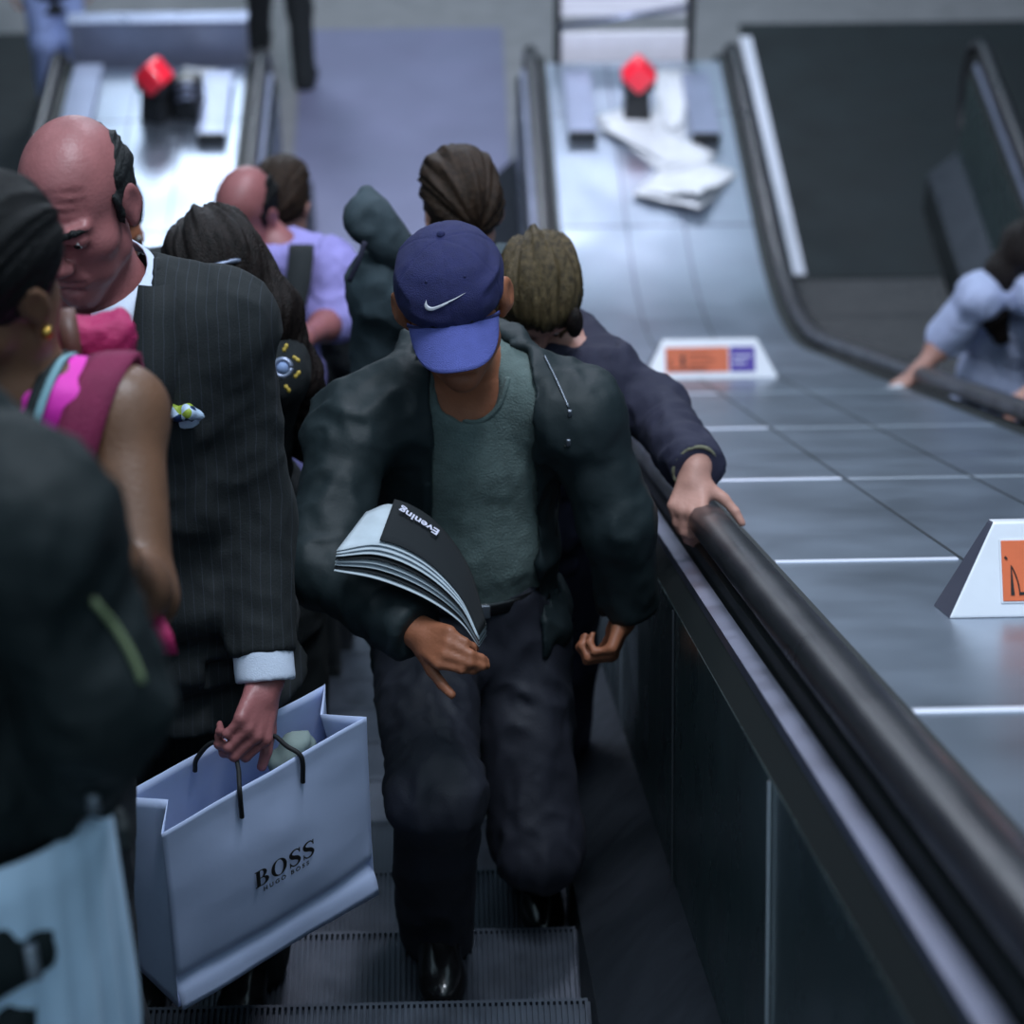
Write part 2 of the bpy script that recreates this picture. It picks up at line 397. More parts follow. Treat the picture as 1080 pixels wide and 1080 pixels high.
def deck(label, x0, x1, seams, mirror):
    root = empty('escalator_deck', ((x0+x1)/2, 10, 0), label, 'deck')
    add_part('deck_plate', sweep('deck', [(x0, 0), (x1, 0), (x1, -.03), (x0, -.03)], base_path(-2, END_Y, 150)), M['deck'], root, smooth=False)
    for fr in seams:
        x = x0+(x1-x0)*fr
        add_part('long_joint', sweep('joint', [(x-.003, .0012), (x+.003, .0012), (x+.003, -.002), (x-.003, -.002)], PATH), M['joint'], root, smooth=False)
    xs = x0+(x1-x0)*seams[0]
    for i in range(8):
        S = .42+1.37*i
        if S < 8.8:
            for a, b, h in (((x0+.01, xs-.008, .003), (xs+.008, x1-.03, .0012)) if True else ()):
                pass
            for (a, b, h, w) in ((x0+.01, xs-.008, .003, .011), (xs+.008, x1-.03, .0012, .007)):
                y, z = SEAM(S, ND); R = frame((0, C30, -.5))
                add_part('cover_strip', box_me('strip', ((a+b)/2, y, z), ((b-a)/2, w, h), R, .001, 1), M['cover'] if h > .002 else M['deck_bright'], root, smooth=False)
    for y in (11.3, 12.5):
        add_part('cross_joint', box_me('cj', ((x0+x1)/2, y, DECK_FLAT), ((x1-x0)/2-.02, .004, .0012)), M['joint'], root, smooth=False)
    # end casing down to the landing
    add_part('end_casing', box_me('case', ((x0+x1)/2, END_Y+.02, DECK_FLAT/2-.02), ((x1-x0)/2, .02, DECK_FLAT/2), None, .005), M['cabinet'], root, smooth=False)
    return root
deck('grey steel deck right of the middle escalator with two notices on it', .565, 1.585, (.34, .63), False)
deck('brightly lit steel deck left of the middle escalator, above the bald heads', -2.10, -1.11, (.38, .68), True)

# ---- the landing and the shaft around it
def struct(name, me, m): o = link(name, me, m, smooth=False); o['kind'] = 'structure'; return o
struct('floor', box_me('floor', (0, 20, -.06), (7, 11, .055)), M['floor'])
struct('wall_far', box_me('wall', (0, 30, 2), (7, .1, 2.1)), M['wall'])
struct('wall_left', box_me('wall', (-5.2, 12, 4.6), (.1, 18, 4.7)), M['wall'])
struct('wall_right', box_me('wall', (5.2, 12, 4.6), (.1, 18, 4.7)), M['wall'])

# ---- things on the two decks' level ends
def speed_block(x, y, label):
    r = empty('deck_block', (x, y, DECK_FLAT), label, 'deck fitting', 'low steel blocks at the ends of the decks')
    add_part('block_top', box_me('b', (x, y, DECK_FLAT+.052), (.078, .36, .012), None, .006), M['cabinet'], r, smooth=False)
    add_part('block_body', box_me('b', (x, y+.002, DECK_FLAT+.020), (.072, .35, .022), None, .004), M['cabinet'], r, smooth=False)
    add_part('end_face', box_me('b', (x, y-.37, DECK_FLAT+.034), (.076, .012, .034), None, .004), M['black_plastic'], r, smooth=False)
def on_flat(px, py, z=DECK_FLAT):
    u = UPV*((540-py)/FPX)+RGT*((px-540)/FPX)+FWD; return CAM+u*((CAMZ-z)/-u[2])
a = on_flat(611, 116); speed_block(a[0], a[1], 'low steel block left of the red button on the grey right deck')
a = on_flat(738, 118); speed_block(a[0], a[1], 'low steel block right of the red button on the grey right deck')
a = on_flat(228, 118); speed_block(a[0], a[1], 'low steel block beside the red button on the bright left deck')
a = on_flat(88, 110); speed_block(a[0], a[1], 'low steel block behind the balding man on the bright left deck')
def stop_button(px, py, label, slant):
    a = on_flat(px, py); r = empty('stop_button', a, label, 'emergency button', 'red emergency stop buttons')
    z = DECK_FLAT
    R = frame((slant, 1, 0))
    add_part('pedestal', box_me('b', a+V(0, .07, .10), (.076, .085, .10), R, .014, 3, .8), M['black_plastic'], r)
    add_part('housing', box_me('b', a+V(0, .035, .225), (.085, .07, .036), R, .014, 3), M['black_plastic'], r)
    Rb = frame((slant, 1, 0))@np.array(Matrix.Rotation(math.radians(45), 3, 'Y'))
    add_part('red_cap', box_me('b', a+V(0, .0, .285), (.072, .068, .072), Rb, .027, 4), M['red'], r)
    return a
a = stop_button(672, 128, 'red diamond emergency stop button on the grey right deck', 0)
b = stop_button(167, 130, 'red emergency stop button on the bright left deck', .5)
g = empty('switch_box', b+V(.15, .05, 0), 'dark ridged switch box beside the red button on the left deck', 'switch box')
add_part('case', box_me('b', b+V(.165, .09, .12), (.075, .08, .12), frame((.3, 1, 0)), .025, 3, .85), M['black_plastic'], g)
for i in range(3):
    add_part('grip_ridge', tube_me('t', [b+V(.105, .015, .13+.04*i), b+V(.165, .005, .15+.04*i), b+V(.225, .03, .13+.04*i)], .011), M['cabinet'], g)

# ---- discarded papers
def loose_paper(c, w, l, rz, seed, name, label, group, lift=.02, sheets=3, m='paper'):
    rnd = random.Random(seed); r = empty(name, c, label, 'newspaper', group)
    R = np.array(Matrix.Rotation(rz, 3, 'Z'))
    for s in range(sheets):
        rows = []; ph = rnd.random()*6; dz = .004*s+.004; sk = (rnd.random()-.5)*.12*s
        for i in range(9):
            row = []
            for j in range(9):
                u = i/8-.5; v = j/8-.5
                z = dz+lift*(s+1)/sheets*max(0, math.sin(3*u+ph)*.6+math.cos(4*v+ph*1.7)*.5)*(abs(u)+abs(v))
                row.append(np.asarray(c)+R@V(u*w+sk*v, v*l*(1-.12*s)+sk*.4, z))
            rows.append(row)
        o = add_part('sheet', grid_me('s', rows), M[m], r); solidify(o, .0015)
        if s == sheets-1:
            for q in range(5):
                u0 = -.38+.1*q; pts = [[np.asarray(c)+R@V((u0+du)*w, v*l*.8, dz+lift*1.2) for v in (-.3, .3)] for du in (0, .04)]
    return r
PG = 'papers dropped on the right deck'
loose_paper(on_flat(688, 148), .30, .74, .5, 3, 'newspaper', 'folded newspaper lying below the red button on the grey deck', PG, .05)
loose_paper(on_flat(722, 196), .37, .50, -.5, 8, 'newspaper', 'crumpled newspaper nearest the camera on the grey deck', PG, .11, 2)
loose_paper(on_flat(708, 108), .17, .80, -.1, 5, 'newspaper', 'upright folded paper leaning by the right steel block', PG, .09, 2)
loose_paper(on_flat(213, 100), .2, .6, .1, 12, 'newspaper', 'white paper beside the switch box on the left deck', PG, .05, 2)

# ---- the two wedge notices standing on the deck
def wedge(S, x, label):
    y, z = SEAM(S, ND); c = V(x, y, z); R = frame((0, C30, -.5))          # local: x across, y down the slope, z off the deck
    r = empty('wedge_sign', c, label, 'sign', 'wedge notices on the right deck')
    W, T, H = .25, .155, .145; dy0, dy1 = -.055, -.02; db = .075
    L = lambda a, b, d: c+R@V(a, b, d)
    v = [L(-W, dy0, 0), L(W, dy0, 0), L(W, db, 0), L(-W, db, 0), L(-T-.02, dy1, H), L(T+.02, dy1, H), L(T+.02, dy1+.035, H), L(-T-.02, dy1+.035, H)]
    f = [(3, 2, 1, 0), (4, 5, 6, 7), (0, 1, 5, 4), (1, 2, 6, 5), (2, 3, 7, 6), (3, 0, 4, 7)]
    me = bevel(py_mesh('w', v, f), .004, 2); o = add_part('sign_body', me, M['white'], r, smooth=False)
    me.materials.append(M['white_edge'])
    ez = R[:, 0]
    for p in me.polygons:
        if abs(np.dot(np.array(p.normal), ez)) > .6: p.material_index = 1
    # face frame: u across, w up the leaning front
    w = unit(L(0, dy1, H)-L(0, dy0, 0)); u = R[:, 0]; nrm = unit(np.cross(u, w)); c0 = L(0, dy0, 0)
    def card(name, x0, x1, z0, z1, m, d, par):
        Rf = np.stack([u, w, nrm], 1); cc = c0+u*(x0+x1)/2+w*(z0+z1)/2+nrm*d
        return add_part_to(name, box_me('c', cc, ((x1-x0)/2, (z1-z0)/2, .0012), Rf, .0008, 1), m, r, par)
    e = card('sticker_border', -.168, .168, .022, .122, M['white'], .001, None)
    e = card('orange_panel', -.165, .068, .025, .119, M['orange'], .0025, None)
    p = card('purple_panel', .072, .165, .025, .119, M['purple'], .0025, None)
    # standing figure pictogram and text bars
    card('pictogram', -.108, -.094, .046, .086, M['print_black'], .004, e); card('pictogram', -.105, -.097, .091, .101, M['print_black'], .004, e)
    for i in range(3): card('text_line', -.080, -.005+.02*(i % 2), .088-.022*i, .095-.022*i, M['print_brown'], .004, e)
    card('text_line', -.140, -.02, .034, .039, M['print_black'], .004, e)
    pl = lambda a_, b_: c0+u*a_+w*b_+nrm*.0045
    me = py_mesh('m', [pl(-.153, .034), pl(-.147, .034), pl(-.1505, .081), pl(-.1515, .081)], [(0, 1, 2, 3)]); solidify(add_part_to('drawn_wedge', me, M['print_black'], r, e), .001)
    me = tube_me('m', [pl(-.1505+.0115*(1-(1-k_/8)**2), .079-.045*(k_/8)) for k_ in range(9)], .0011, 6); add_part_to('drawn_curve', me, M['print_black'], r, e)
    me = tube_me('m', [pl(-.160, .094), pl(-.157, .090)], .0018, 6); add_part_to('ink_spot', me, M['print_black'], r, e)
    for i in range(2): card('text_line', .084, .150-.02*i, .078-.024*i, .087-.024*i, M['print_white'], .004, p)
    return r
def add_part_to(name, me, m, root, par):
    o = link(name, local(me, root), m, par if par is not None else root, smooth=False); return o
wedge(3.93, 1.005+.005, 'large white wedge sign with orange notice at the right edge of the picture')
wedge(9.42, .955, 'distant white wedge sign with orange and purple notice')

# ---- the level end beyond the decks
def on_y(px, py, y):
    u = UPV*((540-py)/FPX)+RGT*((px-540)/FPX)+FWD; return CAM+u*(y/u[1])
BY = END_Y+.16
e = empty('crowd_barrier', (1.1, BY, 0), 'low white barrier board between two dark posts beyond the right deck', 'barrier')
for px in (588, 728):
    b0 = on_y(px, 40, BY); add_part('post', tube_me('p', [V(b0[0], BY, .005), V(b0[0], BY, 1.9)], .022, 12), M['black_plastic'], e)
def board(nm, r0, r1, tilt=0.):
    q0, q1 = on_y(592, r1, BY), on_y(724, r0, BY); v, f = box_vf(((q0[0]+q1[0])/2, BY, (q0[2]+q1[2])/2), ((q1[0]-q0[0])/2, .012, (q1[2]-q0[2])/2))
    add_part(nm, bevel(py_mesh('b', v, f), .003), M['white'], e, smooth=False)
board('board', 33, 65); board('top_board', -16, 17)
q0, q1 = on_y(590, 27, BY), on_y(726, 5, BY); add_part('slanted_bar', tube_me('t', [q0-V(0, .02, 0), q1-V(0, .02, 0)], .016, 8), M['cabinet'], e)
e = empty('cabinet', (-1.62, END_Y+.2, 0), 'steel cabinet across the end of the bright left deck', 'cabinet')
add_part('cabinet_body', box_me('b', (-1.62, END_Y+.2, .60), (.50, .06, .595), None, .012, 2), M['cabinet'], e, smooth=False)
add_part('top_lip', box_me('b', (-1.62, END_Y+.2, 1.202), (.51, .066, .010), None, .004, 2), M['cabinet'], e, smooth=False)
# ================================================================ people
def skin(name, rgb, rough=.5): return mat(name, rgb, rough, var=.12, vscale=22, bump=.12, bscale=160, spec=.4)
M['skin_tan'] = skin('tanned_skin', (150, 94, 68)); M['skin_red'] = skin('ruddy_skin', (150, 94, 94), .42)
M['skin_pale'] = skin('pale_skin', (184, 136, 122)); M['skin_olive'] = skin('olive_skin', (106, 76, 58), .42)
def hairmat(name, rgb, hi=.35): return mat(name, rgb, .55, spec=.22, var=hi, vscale=30, vstretch=(3, 3, .5), bump=.5, bscale=120, bstretch=(3, 3, .4))
M['hair_dark'] = hairmat('dark_hair', (14, 14, 15)); M['hair_brown'] = hairmat('brown_hair', (48, 35, 26), .5)
M['hair_long'] = hairmat('long_dark_brown_hair', (28, 21, 19), .5); M['hair_blond'] = hairmat('dark_blond_hair', (74, 62, 42), .6)
M['hair_grey'] = hairmat('greying_dark_hair', (30, 32, 33), .4)
M['eye'] = mat('eye_white', (210, 205, 200), .2); M['iris'] = mat('dark_iris', (20, 14, 12), .15)
M['shoe'] = mat('black_shoe_leather', (20, 20, 22), .18, spec=.6); M['sole'] = mat('shoe_sole', (14, 14, 14), .7)
def cloth(name, rgb, rough=.85, b=.35, bs=380, **k): return mat(name, rgb, rough, bump=b, bscale=bs, var=k.pop('var', .1), vscale=k.pop('vscale', 9), **k)

def head_prims(S, c, R, s, age=0., k0=.03, ear=1.):
    """skull, jaw, brow, nose, eye sockets, lips and ears; local x = person's right, y = face, z = up"""
    p = lambda x, y, z: c+R@(V(x, y, z)*s)
    S.ell(p(0, -.014, .032), V(.075, .095, .088)*s, R, 0.0 if S.f.min() > .5 else k0)
    S.ell(p(0, .022, -.04), V(.060, .066, .082)*s, R, .03*s)
    S.cap(p(-.045, .015, -.07), p(0, .062, -.103), .020*s, .019*s, .03*s); S.cap(p(.045, .015, -.07), p(0, .062, -.103), .020*s, .019*s, .03*s)
    for q in (-1, 1):
        S.ell(p(q*.044, .052, -.024), V(.024, .022, .022)*s, R, .03*s)
        S.ell(p(q*.031, .099, .004), V(.019, .018, .013)*s, R, .016*s, 'cut')
        S.cap(p(q*.014, .088, .021), p(q*.043, .074, .023), .0075*s, .0065*s, .018*s)
        S.ell(p(q*.031, .079, .003), V(.0145, .0125, .0125)*s, R, .006*s)
        S.cap(p(q*.018, .090, .010), p(q*.043, .081, .008), .0038*s, .0036*s, .006*s)
        S.ell(p(q*.012, .099, -.034), V(.009, .011, .008)*s, R, .008*s)
        # ear
        S.ell(p(q*.079*ear, -.012, -.006), V(.009*ear**3, .021, .033)*s, R@np.array(Matrix.Rotation(q*.35*ear**4, 3, 'Z')), .008*s)
        S.ell(p(q*.089*ear, -.008, -.002), V(.006, .011, .018)*s, R, .008*s, 'cut')
        S.ell(p(q*.077, -.006, -.036), V(.007, .009, .011)*s, R, .008*s)
    S.cap(p(0, .088, .014), p(0, .109, -.028), .008*s, .0125*s, .012*s)
    S.ell(p(0, .083, -.066), V(.026, .014, .020)*s, R, .02*s)
    S.cap(p(-.021, .084, -.062), p(.021, .084, -.062), .0058*s, None, .008*s); S.cap(p(-.018, .085, -.073), p(.018, .085, -.073), .007*s, None, .008*s)
    S.cap(p(-.023, .094, -.067), p(.023, .094, -.067), .0026*s, None, .004*s, 'cut')
    S.ell(p(0, .090, -.085), V(.018, .008, .006)*s, R, .012*s, 'cut')
    if age:
        for i in range(4):
            yz = lambda x: (.0825-.0045*i-9.5*x*x*(1+.0), .040+.0125*i+.003*math.sin(x*90+i)-2.2*x*x)
            xs_ = [-.046+.0115*k for k in range(9)]; S.chain([p(x, yz(x)[0]+.004, yz(x)[1]) for x in xs_], [.0052*s]*9, .006*s, 'cut')
        for q in (-1, 1):
            S.cap(p(q*.024, .096, -.035), p(q*.037, .078, -.070), .0035*s, None, .008*s, 'cut')
            S.ell(p(q*.034, .058, -.072), V(.020, .018, .024)*s, R, .025*s)
            S.cap(p(q*.020, .094, -.009), p(q*.042, .082, -.012), .0026*s, None, .006*s, 'cut')
        S.cap(p(0, .066, -.108), p(0, .01, -.12), .022*s, .03*s, .03*s)
def eyebrows(p, m):
    for q in (-1, 1):
        S = Solid(p.hp(q*.03, .085, .022)-.06, p.hp(q*.03, .085, .022)+.06, .0028)
        S.chain([p.hp(q*.013, .095, .020), p.hp(q*.03, .091, .026), p.hp(q*.047, .077, .021)], [.0045, .0052, .003], .004)
        add_part('eyebrow', S.mesh('eb', lambda v: .0018*vnoise(v*180)), m, p.root)
def eyes(c, R, s, root, body):
    for q in (-1, 1):
        e = c+R@(V(q*.031, .0795, .004)*s)
        bm = bmesh.new(); bmesh.ops.create_uvsphere(bm, u_segments=14, v_segments=10, radius=.0124*s); me = bpy.data.meshes.new('eye'); bm.to_mesh(me); bm.free()
        me.transform(Matrix.Translation(Vector(e))); o = link('eye', local(me, root), M['eye'], body)
        bm = bmesh.new(); bmesh.ops.create_uvsphere(bm, u_segments=12, v_segments=8, radius=.0062*s); me = bpy.data.meshes.new('iris'); bm.to_mesh(me); bm.free()
        me.transform(Matrix.Translation(Vector(e+R@(V(0, .0078, -.002)*s)))); link('iris', local(me, root), M['iris'], body)
FING = [(.031, .083, (.040, .025, .020), .0088), (.010, .088, (.045, .028, .021), .0090), (-.011, .085, (.042, .026, .020), .0086), (-.030, .077, (.032, .020, .018), .0076)]
def hand_prims(S, w, d, n, side, curl=(25, 30, 20), s=1., spread=5., thumb=(.75, .6, .25), curls=None, k=.010):
    """w wrist, d wrist->knuckles, n the way the palm looks, side=+1: thumb on cross(n,d)"""
    d = unit(d); n = unit(n-d*np.dot(n, d)); t = np.cross(n, d)*side
    p = lambda a, b, c: w+(d*a+t*b+n*c)*s
    S.cap(p(-.02, 0, 0), p(.02, 0, 0), .026*s, .025*s, .02)
    for off, L, ph, r in FING: S.cap(p(.012, off*.6, 0), p(L-.004, off, -.002), .0135*s, .0115*s, k*1.2)
    S.ell(p(.035, .024, .012), V(.024, .016, .016)*s, np.stack([d, t, np.cross(d, t)], 1), .015)
    ax = np.cross(d, n)
    for i, (off, L, ph, r) in enumerate(FING):
        cu = curls[i] if curls else curl; a = 0; q = p(L, off, -.002); f0 = rotv(d, n, (1.5-i)*spread*side*-1.)
        for j in range(3):
            a += cu[j]; dv = rotv(f0, ax, a); e = q+dv*ph[j]*s
            S.cap(q, e, r*s*(1-.07*j), r*s*(.95-.09*j), .004 if j else .007)
            if j: S.ell(q-rotv(-n, ax, a)*-.001, V(1, 1, 1)*r*s*1.02, None, .003)
            q = e
    q = p(.022, .026, .006); dv = unit(d*thumb[0]+t*thumb[1]+n*thumb[2]); tgt = unit(d*.8+n*.6)
    for j, (L, r) in enumerate(((.042, .0135), (.032, .011), (.026, .0098))):
        e = q+dv*L*s; S.cap(q, e, r*s, r*s*.88, .010 if j == 0 else .004); q = e; dv = unit(dv+tgt*.35)

class Person:
    def __init__(s, label, base, pelvis, neck, head, face, headup=(0, 0, 1), fwd=None, H=1.75, shl=None, shr=None, hs=None, tilt=0.,
                 name='person', group=None):
        """all points in world space; L/R are the person's own"""
        s.s = H/1.75; s.fwd = unit(V(*(fwd if fwd is not None else (0, -1, 0)))); s.left = V(-s.fwd[1], s.fwd[0], 0)
        s.pel = np.asarray(pelvis, float); s.neck = np.asarray(neck, float); s.head = np.asarray(head, float)
        s.hs = hs or s.s; s.HR = frame(face, headup); s.up = unit(s.neck-s.pel)
        f = unit(s.fwd-s.up*np.dot(s.fwd, s.up)); s.TR = np.stack([np.cross(f, s.up), f, s.up], 1)
        s.sh = {'L': np.asarray(shl, float) if shl is not None else s.neck-s.up*.080*s.s+s.left*.172*s.s,
                'R': np.asarray(shr, float) if shr is not None else s.neck-s.up*.080*s.s-s.left*.172*s.s}
        s.hip = {'L': s.pel+s.left*.088*s.s-s.up*.02, 'R': s.pel-s.left*.088*s.s-s.up*.02}
        s.el = {}; s.wr = {}; s.kn = {}; s.an = {}; s.toe = {}; s.hand = {}; s.base = base
        s.root = empty(name, base, label, 'person', group)
    def arm(me_, q, wrist, pole=None, elbow=None, d=None, n=None, **hand):
        w = np.asarray(wrist, float); me_.wr[q] = w
        me_.el[q] = np.asarray(elbow, float) if elbow is not None else ik(me_.sh[q], w, .285*me_.s, .255*me_.s, pole if pole is not None else -me_.fwd-V(0, 0, .4))
        me_.hand[q] = (unit(d) if d is not None else unit(w-me_.el[q]), n if n is not None else (-me_.left if q == 'L' else me_.left)*1.0, hand); return me_
    def leg(s, q, ankle, toe=None, pole=None):
        a = np.asarray(ankle, float); s.an[q] = a; s.kn[q] = ik(s.hip[q], a, .43*s.s, .42*s.s, pole if pole is not None else s.fwd)
        s.toe[q] = np.asarray(toe, float) if toe is not None else a+s.fwd*.15*s.s-V(0, 0, .055); return s
    def stand(s, z, spread=.09):
        for q, g in (('L', 1), ('R', -1)):
            b = V(s.pel[0], s.pel[1], z)+s.left*g*spread*s.s-s.fwd*.03; s.leg(q, b+V(0, 0, .085))
        return s
    def hang(s, q, out=.06, fw=.05, drop=.53):
        g = 1 if q == 'L' else -1; s.arm(q, s.sh[q]-V(0, 0, drop*s.s)+s.left*g*out+s.fwd*fw); return s
    def bounds(s, m=.16):
        pts = [s.pel, s.neck, s.head]+list(s.sh.values())+list(s.el.values())+list(s.wr.values())+list(s.kn.values())+list(s.an.values())+list(s.toe.values())
        pts = np.array(pts); return pts.min(0)-m, pts.max(0)+m
    def torso(s, S, inf=0., k=.05, hip=True, build=1.):
        t = s.s; R = s.TR; L = np.linalg.norm(s.neck-s.pel)/t; at = lambda u, f=0.: s.pel+s.up*u*L*t+R[:, 1]*f*t
        b = build
        S.ell(at(.66, .0), V(.155*b+inf, .112*b+inf, .165+inf*.6)*t, R, 0 if S.f.min() > .5 else k)
        S.ell(at(.33, .012), V(.140*b+inf, .108*b+inf, .16)*t, R, k)
        if hip: S.ell(at(.04, -.005), V(.160*b+inf, .118*b+inf, .125)*t, R, k)
        for q in 'LR':
            S.cap(s.neck-s.up*.07*t, s.sh[q], (.058+inf)*t, (.052+inf)*t, k)
            S.cap(s.neck+s.up*.0*t, s.sh[q]+s.up*.006, (.040+inf*.6)*t, (.036+inf)*t, k)
    def arm_chain(s, S, q, r, k=.03, to=1.): S.chain([s.sh[q], s.el[q], s.el[q]+(s.wr[q]-s.el[q])*to], r, k)
    def body(s, m, h=.0065, head=True, age=0., hands='LR', seyes=True, label=None, build=1., ear=1.):
        lo, hi = s.bounds(); S = Solid(lo, hi, h); t = s.s
        s.torso(S, 0, build=build)
        S.cap(s.neck-s.up*.03*t, s.head+s.HR@(V(0, -.02, -.06)*s.hs), .062*t, .053*t, .04)
        head_prims(S, s.head, s.HR, s.hs, age, ear=ear)
        for q in 'LR':
            if q in s.el:
                S.chain([s.sh[q], s.el[q], s.wr[q]], [.053*t, .040*t, .027*t], .03)
                m_ = (s.el[q]+(s.wr[q]-s.el[q])*.3); S.ell(m_, V(1, 1, 1)*.042*t, None, .03)
                d, n, kw = s.hand[q]; kw = dict(kw); kw.setdefault('s', t)
                hand_prims(S, s.wr[q]+d*.012, d, n, (-1 if q == 'L' else 1)*kw.pop('flip', 1), **kw)
            if q in s.kn:
                S.chain([s.hip[q], s.kn[q], s.an[q]], [.088*t, .056*t, .036*t], .04)
                S.ell(s.kn[q]+(s.an[q]-s.kn[q])*.3-unit(s.toe[q]-s.an[q])*.015, V(1, 1, 1)*.052*t, None, .04)
                S.cap(s.an[q], s.toe[q], .036*t, .024*t, .03)
        b = add_part('body', S.mesh('body'), m, s.root); s.b = b
        if head and seyes: eyes(s.head, s.HR, s.hs, s.root, b)
        return b
    def top(s, name, m, inf=.02, sleeve=.93, r=(.068, .056, .045), hem=.06, amp=.006, h=.0085, seed=1, cut=None, build=1., collar=0., coll_r=.075, disp=None, k=.05, extra=None, hem_r=None, label=None, ncut=None):
        lo, hi = s.bounds(.2); S = Solid(lo, hi, h); t = s.s; s.torso(S, inf, k, build=build)
        if hem > 0:
            a = s.pel; b = s.pel-s.up*hem*t; w = hem_r or (.165+inf)
            for u in np.linspace(0, 1, max(3, int(hem/.07))): S.ell(a+(b-a)*u, V(w, max(.125+inf, w*.80), .07)*t, s.TR, .04)
        if collar: S.cap(s.neck-s.up*.02, s.neck+(s.head-s.neck)*.42, coll_r*t, (coll_r-.006)*t, .03)
        if extra: extra(S)
        S.half(s.pel-s.up*hem*t, -s.up, .012)
        nu = unit(s.up+s.TR[:, 1]*(-.30 if collar else -.15)); S.box(s.neck+nu*((ncut if ncut is not None else .075 if collar else .03)+.15), (.13, .15, .15), frame(s.TR[:, 1], nu), 0, .006, 'cut')
        for q in 'LR':
            if q in s.el and sleeve:
                if sleeve <= .5: S.cap(s.sh[q], s.sh[q]+(s.el[q]-s.sh[q])*sleeve*2, r[0]*t, r[1]*t*1.05, .03)
                else:
                    e = s.el[q]+(s.wr[q]-s.el[q])*(sleeve-.5)*2; S.chain([s.sh[q], s.el[q], e], [r[0]*t, r[1]*t, r[2]*t], .03)
                    if sleeve < 1.2:
                        dd = unit(s.wr[q]-s.el[q]); S.box(e+dd*.075, (.09, .07, .09), frame(dd, (.1, .2, 1)), 0, .004, 'cut')
        if cut: cut(S)
        o = add_part(name, S.mesh(name, disp or folds(amp, seed=seed)), m, s.root)
        if label: o['label'] = label
        return o
    def trousers(s, m, r=(.105, .080, .066), amp=.006, h=.009, seed=4, name='trousers'):
        lo, hi = s.bounds(.15); hi[2] = s.pel[2]+.2; S = Solid(lo, hi, h); t = s.s
        S.ell(s.pel, V(.170, .128, .12)*t, s.TR, 0); S.ell(s.pel+s.up*.09*t, V(.152, .118, .08)*t, s.TR, .05)
        for q in 'LR':
            S.chain([s.hip[q], s.kn[q], s.an[q]-V(0, 0, .05)], [r[0]*t, r[1]*t, r[2]*t], .04)
        S.half(s.pel+s.up*.13*t, s.up, .01)
        return add_part(name, S.mesh(name, folds(amp*1.25, 13, 5, seed=seed)), m, s.root)
    def shoes(s, m=None):
        for q in 'LR':
            lo = np.minimum(s.an[q], s.toe[q])-.14; hi = np.maximum(s.an[q], s.toe[q])+.14; S = Solid(lo, hi, .006)
            d = unit(s.toe[q]-s.an[q]); dh = unit(V(d[0], d[1], 0)); a = s.an[q]; tp = s.toe[q]
            S.cap(a-dh*.03-V(0, 0, .038), tp+dh*.02, .040, .033, 0); S.cap(a, a-V(0, 0, .03), .046, .042, .02); S.cap(a-V(0, 0, .01), tp, .045, .032, .02); S.ell(tp+V(0, 0, .0)-dh*.02, V(.043, .043, .034), None, .03)
            up = V(0, 0, 1); nn = unit(np.cross(np.cross(dh, up), tp-(a-V(0, 0, .055)))) ; nn = nn if nn[2] > 0 else -nn
            S.half(tp-nn*.028, -nn, .004)
            o = add_part('shoe', S.mesh('shoe'), m or M['shoe'], s.root)
            rows = None
    def hp(s, x, y, z): return s.head+s.HR@(V(x, y, z)*s.hs)
    def hair(s, m, kind='short', h=.005, seed=3, amp=.004, label=None, extra=None):
        lo = s.head-.26*s.hs; hi = s.head+.26*s.hs
        if kind == 'long': lo = lo-V(.1, .1, .35)
        S = Solid(lo, hi, h); R = s.HR; k = s.hs; p = s.hp
        if kind == 'bald':      # a fringe round the sides and the back
            S.ell(p(0, -.018, .022), V(.0835, .099, .084)*k, R, 0)
            S.half(p(0, 0, .060), R@V(0, .35, 1), .01); S.half(p(0, .018, 0), R@V(0, 1, .30), .012); S.half(p(0, 0, -.052), R@V(0, .35, -1), .012)
            for q in (-1, 1):
                S.cap(p(q*.074, .020, .03), p(q*.076, .016, -.02), .007*k, .005*k, .012); S.ell(p(q*.087, -.004, -.008), V(.013, .022, .034)*k, R, .008, 'cut')
        else:
            S.ell(p(0, -.018, .036), V(.086, .106, .098)*k, R, 0)
            S.ell(p(0, .006, .085), V(.070, .082, .048)*k, R, .03)
            if kind == 'crop':   # thin cropped hair on the back of the skull
                S.half(p(0, 0, -.05), R@V(0, .3, -1), .015); S.ell(p(0, .11, -.04), V(.085, .085, .105)*k, R, .012, 'cut')
            elif kind == 'short':
                S.half(p(0, 0, -.055), R@V(0, .45, -1), .015); S.ell(p(0, .105, -.035), V(.082, .082, .092)*k, R, .012, 'cut')
                for q in (-1, 1): S.ell(p(q*.09, -.006, -.02), V(.018, .021, .036)*k, R, .008, 'cut')
            elif kind == 'bun':
                S.half(p(0, 0, -.06), R@V(0, .4, -1), .015); S.ell(p(0, .105, -.03), V(.074, .078, .090)*k, R, .012, 'cut'); S.ell(p(0, -.12, .07), V(.05, .045, .045)*k, R, .015)
            elif kind == 'long':
                S.ell(p(0, .11, -.055), V(.056, .07, .115)*k, R, .012, 'cut')
        if extra: extra(S)
        def d(v):
            l = (v-s.head)@R; a = np.arctan2(l[:, 0], l[:, 2]+.02); q = np.stack([a*9, l[:, 1]*9, np.linalg.norm(l, axis=1)*8], 1)
            return amp*fnoise(q+seed, 2)+amp*.6*vnoise(q*np.array([3, 1.2, 1])+9)
        o = add_part('hair', S.mesh('hair', d), m, s.root)
        if label: o['label'] = label
        return o
